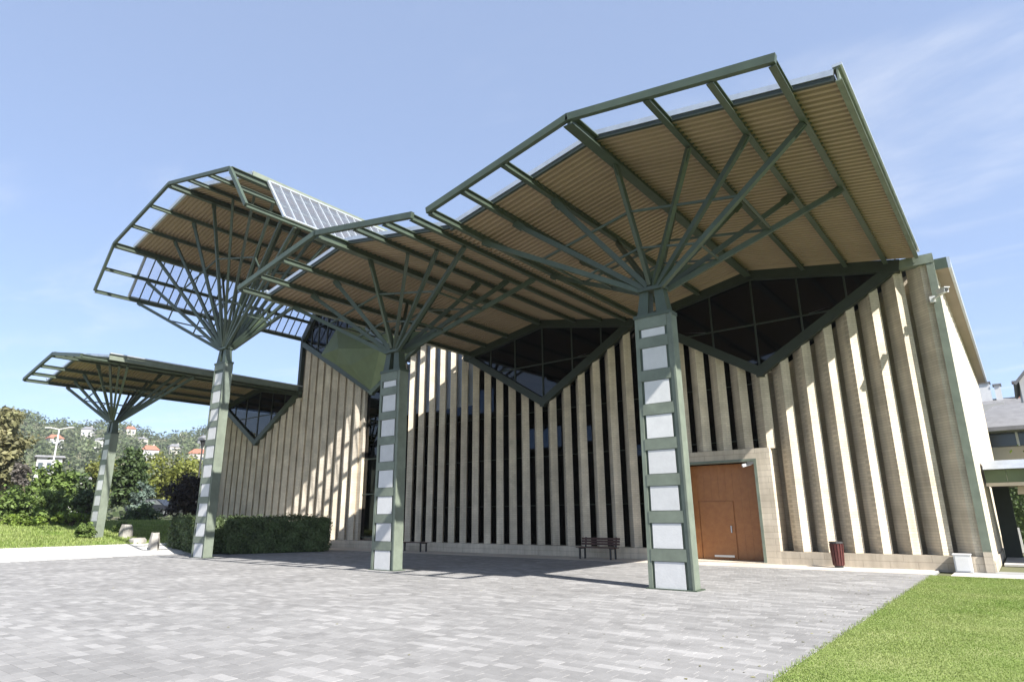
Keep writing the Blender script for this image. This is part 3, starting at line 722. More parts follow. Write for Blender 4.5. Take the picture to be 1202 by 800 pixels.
for s in (-1, 1):
    corr_sheet(X3, Z3R+SOF, X3+s*(W3+.05), Z3M+SOF, YS-.25, YF-.07).build('roof_sheet', M['soffit'], c3)
    t = MB(); t.bar((X3, YS-.31, Z3R+SOF+.10), (X3+s*W3, YS-.31, Z3M+SOF+.10), .1, .2); t.build('gutter', M['zinc'], c3)
    t = MB(); t.box(min(X3+s*(W3+.052), X3+s*(W3+.09)), max(X3+s*(W3+.052), X3+s*(W3+.09)), YS-.36, YF-.08, Z3M+SOF-.03, Z3M+SOF+.17); t.build('edge_angle', M['steel_pale'], c3)
    # glazed flank: panes between rafters
    ya, n = 12.6, 22; st = (YF-.1-ya)/n
    A_ = Vector((X3+s*(W3+.10), 0, Z3M+.10)); B_ = Vector((X3+s*(H4+.02), 0, ZL3+.12))
    pm = None
    nn = (B_-A_).cross(Vector((0, 1, 0))).normalized()
    if nn.z < 0: nn = -nn
    q = MB(); q.slab([A_+Vector((0,.03,0)), B_+Vector((0,.03,0)), B_+Vector((0,st-.03,0)), A_+Vector((0,st-.03,0))][::s], nn, .012); pm = q.mesh('glazing_pane', M['clear'])
    for i in range(n):
        instance(pm, 'glazing_pane', c3, (0, ya+i*st, 0))
        r = MB(); r.bar(A_+Vector((0, ya+i*st, 0)), B_+Vector((0, ya+i*st, 0)), .05, .06, nn); r.build('glazing_bar', M['zinc'] if s > 0 else M['steel'], c3)
    for P_ in (A_, B_):
        r = MB(); r.bar(P_+Vector((0, ya-.05, .02)), P_+Vector((0, YF-.1, .02)), .12, .08, nn); r.build('glazing_rail', M['zinc'], c3)
    r = MB(); r.bar(A_+Vector((0, ya-.06, .01)), B_+Vector((0, ya-.06, .01)), .10, .09, nn); r.build('glazing_rail', M['zinc'], c3)
fr3 = [Vector((X3+o, 13.05, zf3(o)-.11)) for o in offs3]; rr3 = [Vector((X3+o, 16.75, zf3(o)-.13)) for o in offs3]
struts(c3, X3+.05, hz3, fr3, rr3)

# ------------------------------------------------------------------ street furniture by the hall
def bench(x, y, w, label, back=True):
    b = thing('bench', label, 'bench', (x, y, 0), 'benches by the plinth')
    for i in range(4):
        m = MB(); m.box(x-w/2, x+w/2, y-.36+i*.105, y-.28+i*.105, .42, .45); m.build('seat_slat', M['bench_wood'], b)
    if back:
        for i in range(3):
            m = MB(); m.box(x-w/2, x+w/2, y+.09+i*.02, y+.115+i*.02, .52+i*.10, .60+i*.10); m.build('back_slat', M['bench_wood'], b)
    for s in (-1, 1):
        a = x+s*(w/2-.18)
        m = MB(); m.box(a-.03, a+.03, y-.36, y-.30, 0, .42); m.build('leg', M['iron'], b)
        m = MB(); m.box(a-.03, a+.03, y+.02, y+.08, 0, .42); m.build('leg', M['iron'], b)
        m = MB(); m.box(a-.03, a+.03, y-.38, y+.09, .38, .418)
        if back: m.bar((a, y+.10, .40), (a, y+.175, .82), .05, .05, (0, 1, 0))
        m.build('side_frame', M['iron'], b)
bench(-13.6, 22.75, 1.75, 'dark red-brown slatted bench with backrest right of the middle column')
bench(-24.4, 22.95, 1.9, 'small dark backless bench just right of the middle column foot', back=False)
bi = thing('litter_bin', 'maroon litter bin with dark rim on the pavement right of the door', 'bin', (-5.0, 23.05, 0))
m = MB(); n = 14
def ringc(x, y, z, r, n=14): return [(x+r*cos(2*pi*i/n), y+r*sin(2*pi*i/n), z) for i in range(n)]
m.hull(ringc(-5, 23.05, .06, .15), ringc(-5, 23.05, .74, .19)); m.build('body', M['bin'], bi)
for i in range(14):
    a = 2*pi*(i+.5)/14; s_ = MB(); s_.bar((-5+.16*cos(a), 23.05+.16*sin(a), .08), (-5+.20*cos(a), 23.05+.20*sin(a), .72), .055, .02, (cos(a), sin(a), 0)); s_.build('slat', M['bin'], bi)
m = MB(); m.hull(ringc(-5, 23.05, .74, .215), ringc(-5, 23.05, .79, .205)); m.build('rim', M['iron'], bi)
m = MB(); m.hull(ringc(-5, 23.05, 0, .13), ringc(-5, 23.05, .06, .13)); m.build('base', M['iron'], bi)
ub = thing('utility_box', 'small white utility box standing against the plinth near the right corner', 'box', (-1.72, 23.2, 0))
m = MB(); m.box(-1.93, -1.52, 23.10, 23.42, 0, .47); m.build('cabinet', M['white'], ub)
m = MB(); m.box(-1.95, -1.50, 23.08, 23.44, .47, .50); m.build('lid', M['white'], ub)
m = MB(); m.box(-1.89, -1.56, 23.086, 23.10, .04, .44); m.build('door', M['white'], ub)
sc = thing('security_camera', 'white security camera on a bracket high on the right corner trim', 'camera', (-1.0, 23.4, 8.3))
m = MB(); m.box(-1.30, -1.15, 23.36, 23.44, 8.15, 8.35); m.build('mount_plate', M['white'], sc)
m = MB(); m.bar((-1.22, 23.38, 8.25), (-.95, 23.15, 8.30), .05, .05); m.build('bracket', M['white'], sc)
m = MB(); m.bar((-1.02, 23.20, 8.37), (-.80, 22.92, 8.34), .14, .13); m.build('housing', M['white'], sc)
m = MB(); m.tube((-.80, 22.92, 8.34), (-.785, 22.90, 8.338), .05, n=10); m.build('lens', M['black'], sc)
m = MB(); m.bar((-1.04, 23.22, 8.45), (-.77, 22.88, 8.42), .18, .02); m.build('sunshield', M['white'], sc)
dc = thing('door_camera', 'small white and black camera at the upper right corner of the door', 'camera', (-7.6, 23.4, 3.4))
m = MB(); m.bar((-7.55, 23.44, 3.46), (-7.55, 23.25, 3.42), .04, .04); m.build('bracket', M['iron'], dc)
m = MB(); m.bar((-7.50, 23.30, 3.40), (-7.74, 23.10, 3.33), .10, .10); m.build('housing', M['white'], dc)
m = MB(); m.bar((-7.44, 23.33, 3.43), (-7.62, 23.18, 3.40), .14, .10); m.build('visor', M['iron'], dc)

# ------------------------------------------------------------------ vegetation
def leaf_quad(mb, p, s, nrm, rn):
    n = (Vector(nrm) + Vector((rn.gauss(0,.55), rn.gauss(0,.55), rn.gauss(0,.55)))).normalized()
    a = n.orthogonal().normalized(); b = n.cross(a); t = rn.uniform(0, pi)
    u, v = a*cos(t)+b*sin(t), b*cos(t)-a*sin(t)
    mb.poly([p-u*s*.5, p+v*s*.32, p+u*s*.5, p-v*s*.32])
def crown(mb, c, rad, n_clump, n_leaf, size, rn, flat=.0):
    c = Vector(c); cl = []
    for _ in range(n_clump):
        while True:
            d = Vector((rn.gauss(0,1), rn.gauss(0,1), rn.gauss(0,1))).normalized()
            if d.z > -.75: break
        r = rn.random()**.45
        p = Vector((c.x+d.x*rad[0]*r, c.y+d.y*rad[1]*r, c.z+d.z*rad[2]*r)); k = rn.uniform(.16, .30)*min(rad)
        cl.append(p); base = rn.uniform(.15, .85)
        for _ in range(n_leaf):
            q = Vector((rn.gauss(0,1), rn.gauss(0,1), rn.gauss(0,.7)))
            mb.tone = min(1, max(0, base + rn.uniform(-.3, .3)))
            leaf_quad(mb, p+q*k*.75, size*rn.uniform(.6, 1.3), q.normalized()+Vector((0,0,.6)), rn)
    return cl
def tree(name, label, cat, base, crowns, leaf, size, seed, n_clump=45, n_leaf=45, trunk_r=.2, group=None):
    rn = random.Random(seed); base = Vector(base)
    t = thing(name, label, cat, base, group)
    mb = MB(); tips = []
    for c, rad, f in crowns:
        tips += crown(mb, c, rad, int(n_clump*f), n_leaf, size, rn)
    mb.build('crown', leaf, t)
    tr = MB(); mid = lerp(base, crowns[0][0], .55); mid += Vector((rn.uniform(-.2,.2), rn.uniform(-.2,.2), 0))
    tr.tube(base-Vector((0,0,.2)), mid, trunk_r, trunk_r*.7); top = Vector(crowns[0][0])
    tr.tube(mid, top, trunk_r*.7, trunk_r*.3)
    for p in tips[::max(1, len(tips)//12)]: tr.tube(lerp(mid, top, rn.uniform(0,.6)), p, trunk_r*.32, trunk_r*.08, 5)
    tr.build('trunk', M['bark'], t)
    return t
def gz(x): return slope_z(x)
def ground_at(px, dist):
    p = at(px, 610, dist); p.z = gz(p.x); return p
def px_tree(name, label, cat, leaf, px, w, ytop, ybot, dist, size, seed, n_clump=45, n_leaf=45, shape=1, group=None, trunk_r=.2):
    """tree whose crown spans the given width and heights as seen in the photograph, at its own distance"""
    a = at(px, (ytop+ybot)/2, dist); t = at(px, ytop, dist); b = at(px, ybot, dist)
    k = (at(px+w/2, (ytop+ybot)/2, dist)-at(px-w/2, (ytop+ybot)/2, dist)).length/2
    h = (t.z-b.z)/2; g_ = ground_at(px, dist)
    cs = [(a, (k*.85, k*.85, h*.95), 1)]
    rn = random.Random(seed+99)
    for _ in range(3):
        an = rn.uniform(0, 2*pi); cs.append((a+Vector((cos(an)*k*.5, sin(an)*k*.5, rn.uniform(-.4,.35)*h)), (k*.5, k*.5, h*.5), .4))
    return tree(name, label, cat, g_, cs, leaf, size, seed, n_clump, n_leaf, trunk_r, group)
def hedge(name, label, a, b, th, h, seed, leaf, n):
    """clipped hedge from a to b (front edge), th deep"""
    rn = random.Random(seed); a, b = Vector(a), Vector(b); d = (b-a); L = d.length; d.normalize(); nrm = Vector((d.y, -d.x, 0))
    if nrm.dot(-a) < 0: nrm = -nrm
    t = thing(name, label, 'hedge', lerp(a, b, .5), 'clipped hedges beside the tall column')
    core = MB(); q = [a-nrm*.12+d*.12, b-nrm*.12-d*.12, b-nrm*(th-.12)-d*.12, a-nrm*(th-.12)+d*.12]
    if (q[1]-q[0]).cross(q[2]-q[1]).z < 0: q = q[::-1]
    core.hull([p+Vector((0,0,-.1)) for p in q], [p+Vector((0,0,h-.13)) for p in q]); core.build('branches', M['leaf_dark'], t)
    mb = MB()
    for _ in range(n):
        f = rn.random(); u = rn.random()*L; w = 0; z = rn.random()*h
        bump_ = .07*sin(u*2.1+z*2)+.05*sin(u*5.3+z*4)+.04*sin(u*11+z*7)
        if f < .5: p = a+d*u - nrm*(.02-bump_) ; nn = nrm
        elif f < .72: p = a+d*u-nrm*rn.random()*th; z = h+bump_*.8; nn = Vector((0,0,1))
        elif f < .85: p = a+d*(.02-bump_)-nrm*rn.random()*th; nn = -d
        elif f < .95: p = b-d*(.02-bump_)-nrm*rn.random()*th; nn = d
        else: p = a+d*u-nrm*(th-.03); nn = -nrm
        p = p + Vector((0,0,z)) + nn*(rn.gauss(0,.045)+(rn.random()**8)*.16)
        if z < .12: p.z = rn.uniform(.05,.3)
        mb.tone = min(1, max(0, .5+.3*sin(u*5+z*3)*sin(z*6)+rn.uniform(-.3,.3)))
        leaf_quad(mb, p, rn.uniform(.07,.16), nn+Vector((0,0,.4)), rn)
    mb.build('foliage', leaf, t)
hedge('hedge', 'long dark clipped hedge in front of the limestone wall', (-30.3, 16.3, 0), (-28.3, 20.6, 0), 1.3, 1.62, 1, M['leaf_hedge'], 15000)
hedge('hedge', 'short clipped hedge left of the tall canopy column', (-36.6, 16.4, .1), (-31.2, 15.75, 0), 1.2, 1.58, 2, M['leaf_hedge'], 11000)
TG = 'trees left of the hall'
px_tree('broadleaf_tree', 'big pale olive tree at the left edge of the picture', 'tree', M['leaf_pale'], 4, 84, 470, 590, 62, .42, 21, 70, 60, group=TG, trunk_r=.35)
px_tree('broadleaf_tree', 'mid green rounded tree behind the white street lamp', 'tree', M['leaf_mid'], 62, 62, 542, 605, 58, .32, 22, 45, 45, group=TG)
px_tree('broadleaf_tree', 'dark leafy tree right behind the far canopy column', 'tree', M['leaf_dark'], 150, 46, 520, 618, 66, .34, 23, 60, 50, group=TG)
px_tree('broadleaf_tree', 'yellow-green autumn tree between the two left columns', 'tree', M['leaf_yellow'], 205, 92, 526, 600, 74, .36, 24, 65, 50, group=TG)
px_tree('broadleaf_tree', 'dark purple-leaved tree just left of the tall column', 'tree', M['leaf_purple'], 216, 58, 556, 612, 52, .26, 25, 50, 45, group=TG)
px_tree('broadleaf_tree', 'dark green tree left of the far canopy column', 'tree', M['leaf_dark'], 95, 50, 545, 612, 70, .34, 26, 45, 45, group=TG)
px_tree('broadleaf_tree', 'pale blue-green tree low between the dark and yellow trees', 'tree', M['leaf_blue'], 168, 36, 562, 608, 64, .26, 27, 30, 40, group=TG)
px_tree('broadleaf_tree', 'olive tree on the slope above the yellow-green tree', 'tree', M['leaf_yellow'], 118, 46, 528, 590, 95, .4, 36, 40, 40, group=TG)
BG = 'shrubs along the grass bank'
px_tree('bush', 'wide mid green bush at the left edge under the pale tree', 'bush', M['leaf_mid'], 12, 70, 572, 620, 54, .22, 28, 55, 45, group=BG)
px_tree('bush', 'bright green bush below the white street lamp', 'bush', M['leaf_mid'], 56, 52, 572, 618, 53, .22, 29, 50, 45, group=BG)
px_tree('bush', 'dark green shrub left of the far canopy column', 'bush', M['leaf_dark'], 104, 44, 572, 612, 53, .22, 30, 40, 40, group=BG)
px_tree('bush', 'low lime-yellow clipped shrub strip behind the grass', 'bush', M['leaf_lime'], 84, 60, 600, 615, 50.5, .18, 31, 50, 45, group=BG)
px_tree('bush', 'low lime shrub at far left behind the grass', 'bush', M['leaf_lime'], 22, 80, 603, 621, 51, .18, 32, 50, 45, group=BG)
px_tree('bush', 'rounded clipped shrub in front of the far canopy column', 'bush', M['leaf_mid'], 102, 30, 613, 633, 43.5, .14, 33, 40, 45, group=BG)
px_tree('bush', 'small clipped shrub right of the far canopy column', 'bush', M['leaf_mid'], 143, 24, 612, 630, 46.5, .14, 34, 30, 40, group=BG)
px_tree('bush', 'grey-brown leafless shrub under the pale tree', 'bush', M['twig'], 26, 26, 535, 580, 56, .2, 35, 24, 30, group=BG)
px_tree('bush', 'deep green shrub mass in the shade between the left columns', 'bush', M['leaf_dark'], 165, 66, 590, 634, 58, .24, 37, 60, 45, group=BG)
# rocks
def rock(px, py, dist, w, h, label, seed):
    rn = random.Random(seed); c = at(px, py, dist); c.z = gz(c.x)-.05; m = MB()
    r1 = [(c.x+w*.5*cos(a)*rn.uniform(.85,1.1), c.y+w*.4*sin(a)*rn.uniform(.85,1.1), c.z) for a in [2*pi*i/7 for i in range(7)]]
    r2 = [(c.x+(x-c.x)*rn.uniform(.8,1.05), c.y+(y-c.y)*rn.uniform(.8,1.05), c.z+h*rn.uniform(.55,.75)) for x, y, z in r1]
    r3 = [(c.x+(x-c.x)*.75, c.y+(y-c.y)*.75, c.z+h*rn.uniform(.9,1.05)) for x, y, z in r2]
    m.hull(r1, r2); m.hull(r2, r3); o = m.build('rock', M['rock'], None, loc=tuple(c)); tag(o, label, 'rock', 'rocks at the grass corner')
rock(146, 634, 44, .95, .75, 'upright pale rock right of the far canopy column', 1)
rock(181, 636, 38.5, .75, .85, 'upright pale rock touching the short hedge', 2)
rock(161, 638, 41.5, 1.1, .30, 'low flat white rock between the two upright rocks', 3)
# street lamps
def lamp(px, dist, ytop, m, label, arms, r=.07):
    b = ground_at(px, dist); tz = at(px, ytop, dist).z
    t = thing('street_lamp', label, 'lamp', b)
    p = MB(); p.tube(b-Vector((0,0,.1)), (b.x, b.y, tz), r, r*.6, 10); p.build('pole', m, t)
    p = MB(); p.tube(b, b+Vector((0,0,.5)), r*1.6, r*1.5, 10); p.build('base', m, t)
    for s in arms:
        e = Vector((b.x, b.y, tz)) + r0*s + Vector((0,0,.12))
        p = MB(); p.tube((b.x, b.y, tz-.05), e, r*.5, r*.45, 8); p.build('arm', m, t)
        p = MB(); p.bar(e, e+r0*(s*.5), .16, .07); p.build('lamp_head', m, t)
lamp(50, 66, 502, M['white'], 'tall white street lamp with two short arms at far left', (-.8, .8), .085)
lb = ground_at(227, 68); lt = thing('street_lamp', 'dark lamp post with lantern head behind the yellow-green tree', 'lamp', lb)
zt = at(227, 514, 68).z
p = MB(); p.tube(lb, (lb.x, lb.y, zt-.8), .11, .07, 8); p.build('pole', M['iron'], lt)
p = MB(); p.hull(ringc(lb.x, lb.y, zt-.8, .12, 8), ringc(lb.x, lb.y, zt-.2, .26, 8)); p.build('lantern', M['iron'], lt)
p = MB(); p.hull(ringc(lb.x, lb.y, zt-.2, .4, 8), ringc(lb.x, lb.y, zt, .08, 8)); p.build('hood', M['iron'], lt)
# parked car behind the shrubs
cp = at(182, 600, 64); cz = gz(cp.x) + .25
cr_ = thing('parked_car', 'dark parked car half hidden behind the shrubs left of the short hedge', 'car', (cp.x, cp.y, cz))
ax = r0; ay = Vector((-r0.y, r0.x, 0))
def cpos(u, v, z): return Vector((cp.x, cp.y, cz)) + ax*u + ay*v + Vector((0,0,z))
def ext(name, prof, w, m, par):
    q = MB(); a = [cpos(u, -w/2, z) for u, z in prof]; b_ = [cpos(u, w/2, z) for u, z in prof]; q.hull(a[::-1], b_[::-1]); return q.build(name, m, par)
body = ext('body', [(-2.1,.3),(2.1,.3),(2.15,.75),(1.2,.92),(-1.6,.95),(-2.1,.85)], 1.75, M['car'], cr_)
ext('cabin', [(-1.65,.95),(1.15,.92),(.45,1.45),(-1.05,1.48)], 1.55, M['car'], cr_)
ext('side_window', [(-1.35,1.0),(-.25,1.0),(-.25,1.38),(-.98,1.40)], 1.58, M['metal'], cr_)
ext('side_window', [(-.17,1.0),(.92,.99),(.42,1.37),(-.17,1.38)], 1.58, M['metal'], cr_)
for u in (-1.35, 1.35):
    for v in (-.8, .8):
        q = MB(); q.tube(cpos(u, v-.1, .32), cpos(u, v+.1, .32), .32, n=16); w_ = q.build('wheel', M['tyre'], cr_)
        q = MB(); q.tube(cpos(u, v-.105, .32), cpos(u, v+.105, .32), .18, n=12); q.build('rim', M['metal'], w_)

# ------------------------------------------------------------------ hill with houses
hr = random.Random(31)
def hill_h(az, d):
    """height of the hill, az in degrees left of Y, d in metres"""
    s = max(0, min(1, (d-190)/560)); s = s*s*(3-2*s)
    side = max(0, min(1, (az-20)/30))*max(0, min(1, (150-az)/40))
    return 1.4 + 80*s*side*(1+.06*sin(az*.35)+.04*sin(az*.9+1)) + 3*s*sin(d*.03+az*.2)
def pol(az, d, z=None):
    a = radians(az); x, y = -sin(a)*d, cos(a)*d
    return Vector((x, y, hill_h(az, d) if z is None else z))
hm = MB(); azs = [20+i*2.5 for i in range(53)]; ds = [180+i*30 for i in range(24)]
for i in range(52):
    for j in range(23):
        hm.poly([pol(azs[i], ds[j]), pol(azs[i+1], ds[j]), pol(azs[i+1], ds[j+1]), pol(azs[i], ds[j+1])][::-1])
hm.build('hill', M['ground'], kind='structure', smooth=True)
wm = MB()
for _ in range(3200):
    az = hr.uniform(56, 86); d = 190 + 600*hr.random()**.8
    p = pol(az, d); r = hr.uniform(2.2, 5.2); base = hr.random()
    for _ in range(16):
        q = Vector((hr.gauss(0,1), hr.gauss(0,1), hr.gauss(0,1))).normalized()*hr.random()**.4
        wm.tone = min(1, max(0, base+hr.uniform(-.25,.25)))
        leaf_quad(wm, p+Vector((q.x*r, q.y*r, r*.9+q.z*r*1.1)), r*.55, q+Vector((0,0,.5)), hr)
wo_ = wm.build('hillside_wood', M['leaf_far'], kind='stuff'); tag(wo_, 'hazy green wood covering the far hillside', 'wood')
def house(az, d, w, dp, h, rh, wall, roofm, label, rot=0, lift=0):
    c = pol(az, d); c.z += lift; t = thing('hillside_house', label, 'house', c, 'houses on the far hillside')
    a = radians(az+rot); ux = Vector((cos(a), sin(a), 0)); uy = Vector((-sin(a), cos(a), 0))
    P = lambda u, v, z: c + ux*u + uy*v + Vector((0,0,z))
    m = MB(); m.hull([P(-w/2,-dp/2,-4), P(w/2,-dp/2,-4), P(w/2,dp/2,-4), P(-w/2,dp/2,-4)], [P(-w/2,-dp/2,h), P(w/2,-dp/2,h), P(w/2,dp/2,h), P(-w/2,dp/2,h)]); m.build('wall', wall, t)
    m = MB(); e = .5
    q = [P(-w/2-e,-dp/2-e,h), P(w/2+e,-dp/2-e,h), P(w/2+e,dp/2+e,h), P(-w/2-e,dp/2+e,h)]; r1, r2 = P(-w*.28,0,h+rh), P(w*.28,0,h+rh)
    m.poly([q[0], q[1], r2, r1]); m.poly([q[2], q[3], r1, r2]); m.poly([q[1], q[2], r2]); m.poly([q[3], q[0], r1]); m.poly(q[::-1])
    rf = m.build('roof', roofm, t)
    m = MB(); k = P(w*.2, dp*.12, h+rh*.4); m.box(k.x-.4, k.x+.4, k.y-.4, k.y+.4, k.z, k.z+rh*.9); m.build('chimney', M['plaster'], rf)
    nw = max(2, int(w/3)); fl = max(1, int(h/3))
    for f in range(fl):
        for i in range(nw):
            u = -w/2 + w*(i+.5)/nw; z = .9+f*3
            m = MB(); m.hull([P(u-.6,-dp/2-.05,z), P(u+.6,-dp/2-.05,z), P(u+.6,-dp/2+.02,z), P(u-.6,-dp/2+.02,z)], [P(u-.6,-dp/2-.05,z+1.4), P(u+.6,-dp/2-.05,z+1.4), P(u+.6,-dp/2+.02,z+1.4), P(u-.6,-dp/2+.02,z+1.4)]); m.build('window', M['pane'], t)
def px_house(px, py, w, *a, **k):
    """on the hillside where the given line of sight meets it"""
    best = None
    for d in range(300, 780, 4):
        p = at(px, py, d); az = -math.degrees(atan2(p.x, p.y)); e = abs(hill_h(az, d)+2.5-p.z)
        if best is None or e < best[0]: best = (e, az, d)
    house(best[1], best[2], w*.6, a[0]*.7, a[1]*.75, a[2]*.75, *a[3:], **k)
W1, W2, TR, TG_ = M['plaster'], M['plaster2'], M['tile_red'], M['tile_grey']
px_house(63, 522, 13, 10, 6, 3.5, W2, TR, 'white house with orange-red roof right of the white street lamp', rot=15, lift=2)
px_house(78, 508, 20, 11, 6, 2.5, W2, TG_, 'long white house near the hilltop right of the street lamp', rot=-10, lift=3)
px_house(175, 536, 15, 10, 6, 4, W2, TR, 'white house with bright red roof above the yellow-green tree', rot=10, lift=2)
px_house(186, 520, 26, 10, 6, 2, W2, TG_, 'very long flat white building halfway up the hill', rot=-5, lift=2)
px_house(165, 522, 12, 9, 6, 2.5, W1, TG_, 'cream house left of the long flat building', rot=20, lift=2)
px_house(232, 541, 16, 10, 6, 4, W1, TR, 'cream house with pale red roof beside the dark lamp post', rot=-15, lift=2)
px_house(215, 515, 12, 10, 7, 3, W1, TG_, 'small cream house on the skyline above the lamp lantern', rot=5, lift=2)
px_house(240, 522, 12, 10, 7, 3, W2, TG_, 'small white house touching the tall column on the hill', rot=25, lift=2)
px_house(118, 524, 12, 9, 6, 2, W2, TG_, 'small white house left of the far canopy column', rot=0, lift=2)
px_house(205, 530, 14, 9, 5, 3, W1, TG_, 'cream house with grey roof right of the bright red roof', rot=15, lift=2)
px_house(152, 509, 11, 9, 6, 3, W1, TR, 'small red-roofed house on the skyline right of the far column', rot=15, lift=2)
px_house(103, 511, 12, 9, 6, 3, W2, TG_, 'small white house on the skyline left of the far column', rot=-20, lift=2)
# low white building below the hill
def block(name, label, px0, px1, ytop, dist, depth, wall, cat='building', rh=.3, win=3):
    a, b = at(px0, ytop, dist), at(px1, ytop, dist); z0 = gz(a.x)-.5
    c = lerp(a, b, .5); c.z = z0; t = thing(name, label, cat, c); d = (b-a); d.z = 0; L = d.length; d.normalize(); n_ = Vector((-d.y, d.x, 0))
    P = lambda u, v, z: Vector((a.x, a.y, 0)) + d*u + n_*v + Vector((0,0,z))
    m = MB(); m.hull([P(0,0,z0),P(L,0,z0),P(L,depth,z0),P(0,depth,z0)], [P(0,0,a.z),P(L,0,a.z),P(L,depth,a.z),P(0,depth,a.z)]); m.build('wall', wall, t)
    m = MB(); m.hull([P(-.4,-.4,a.z),P(L+.4,-.4,a.z),P(L+.4,depth+.4,a.z),P(-.4,depth+.4,a.z)], [P(-.2,-.2,a.z+rh),P(L+.2,-.2,a.z+rh),P(L+.2,depth,a.z+rh),P(-.2,depth,a.z+rh)]); m.build('roof', M['tile_grey'], t)
    for i in range(win):
        u = L*(i+.5)/win; w = L/win*.28
        m = MB(); m.hull([P(u-w,-.05,a.z-2),P(u+w,-.05,a.z-2),P(u+w,.05,a.z-2),P(u-w,.05,a.z-2)], [P(u-w,-.05,a.z-.8),P(u+w,-.05,a.z-.8),P(u+w,.05,a.z-.8),P(u-w,.05,a.z-.8)]); m.build('window', M['pane'], t)
    return t
block('low_building', 'low white flat-roofed building above the lime shrubs', 76, 104, 562, 90, 8, M['plaster2'])
block('low_building', 'pale grey flat-roofed building right of the white street lamp', 44, 74, 536, 120, 9, M['plaster2'])

# ------------------------------------------------------------------ right edge: covered walkway and buildings behind
wk_ = thing('covered_walkway', 'low covered walkway with grey metal roof and green fascia at the right edge', 'walkway', (3, 29, 0))
WX0, WX1, WY0, WY1 = -.95, 9, 27.2, 31.5
m = MB(); m.hull([(WX0,WY0-.3,3.05),(WX1,WY0-.3,3.05),(WX1,WY1+.3,3.05),(WX0,WY1+.3,3.05)], [(WX0,WY0+.5,3.38),(WX1,WY0+.5,3.38),(WX1,WY1-.5,3.38),(WX0,WY1-.5,3.38)]); m.build('roof', M['zinc'], wk_)
x = WX0
while x < WX1:
    m = MB(); m.box(x+.006, x+.594, WY0, WY0+.08, 2.62, 3.04); m.build('fascia_panel', M['olive'], wk_); x += .6
m = MB(); m.box(WX0, WX1, WY0-.02, WY0+.10, 2.50, 2.615); m.build('fascia_rail', M['beige'], wk_)
m = MB(); m.box(WX0, WX1, WY0+.12, WY1, 2.58, 2.66); m.build('ceiling', M['bench_wood'], wk_)
for x in (2.6, 6.2):
    m = MB(); m.box(x-.12, x+.12, WY0+.1, WY0+.34, 0, 2.58); m.build('post', M['steel'], wk_)
for x in (.1, 2.6, 6.2):
    m = MB(); m.box(x-.10, x+.10, WY1-.3, WY1-.1, 0, 2.58); m.build('post', M['white'], wk_)
m = MB(); m.box(-.95, -.42, WY1-.2, WY1, 0, 2.58); m.build('dark_end_fill', M['steel_dark'], wk_)  # dark panel standing in for the dim interior of the walkway
m = MB(); m.box(-.9, 9, WY0-.2, WY1, -.04, .02); m.build('floor', M['path'], wk_)
lm = thing('ceiling_lantern', 'small lantern hanging under the walkway ceiling', 'lamp', (-.02, 27.9, 2.3))
m = MB(); m.box(-.03, -.01, 27.89, 27.91, 2.5, 2.578); m.build('stem', M['iron'], lm)
m = MB(); m.hull([(-.16,27.76,2.24),(.12,27.76,2.24),(.12,28.04,2.24),(-.16,28.04,2.24)], [(-.12,27.8,2.5),(.08,27.8,2.5),(.08,28.0,2.5),(-.12,28.0,2.5)]); m.build('shade', M['beige'], lm)
m = MB(); m.box(-.9, 30, 31.6, 60, -.03, .015); m.build('lawn_court', M['soil'], kind='structure')
for i, (x, y, w, h, lab) in enumerate(((-.5, 33.2, .30, 1.05, 'small pale stone slab standing in the court beyond the walkway'), (.35, 34.0, .35, 2.3, 'tall pale stone stele standing in the court beyond the walkway'))):
    s_ = thing('stone_slab', lab, 'stone', (x, y, 0))
    m = MB(); m.hull([(x-w/2,y-.1,0),(x+w/2,y-.1,0),(x+w/2,y+.1,0),(x-w/2,y+.1,0)], [(x-w*.4,y-.08,h),(x+w*.4,y-.08,h),(x+w*.4,y+.08,h),(x-w*.4,y+.08,h)]); m.build('slab', M['white'], s_)
    m = MB(); m.box(x-w*.7, x+w*.7, y-.2, y+.2, 0, .12); m.build('base', M['rock'], s_)
rn_ = random.Random(8)
ch = thing('hedge', 'tall dark hedge added behind the court to darken the view through the walkway', 'hedge', (4, 41, 0))  # added as a dark backdrop that gives the walkway its dim interior
m = MB(); m.box(-1.3, 12, 40.3, 41.6, 0, 3.0); m.build('branches', M['leaf_dark'], ch)
m = MB()
for _ in range(5000):
    m.tone = rn_.random(); leaf_quad(m, Vector((rn_.uniform(-1.3, 6), 40.25+rn_.gauss(0,.05), rn_.uniform(0, 3.05))), rn_.uniform(.1,.2), (0,-1,.3), rn_)
m.build('foliage', M['leaf_dark'], ch)
# beige wall and roofs behind
bb = thing('beige_building', 'beige wall with dark strip windows and broad grey eaves behind the walkway', 'building', (4, 48, 0))
m = MB(); m.box(-2.2, 14, 48, 56, 0, 5.4); m.build('wall', M['beige'], bb)
m = MB(); m.box(-2.2, 14, 47.9, 47.99, 5.45, 6.2)
m.build('window', M['pane'], bb)
m = MB(); m.box(-2.2, 14, 48.05, 56, 5.4, 6.25); m.build('upper_wall', M['plaster2'], bb)
for x in (-1.2, .2, 1.6, 3.0):
    m = MB(); m.box(x, x+.12, 47.86, 47.9, 5.42, 6.23); m.build('mullion', M['white'], bb)
m = MB(); m.hull([(-2.6,46.6,6.25),(15,46.6,6.25),(15,57,6.25),(-2.6,57,6.25)], [(-2.6,46.6,6.48),(15,46.6,6.48),(15,57,6.48),(-2.6,57,6.48)]); m.build('eaves', M['tile_grey'], bb)
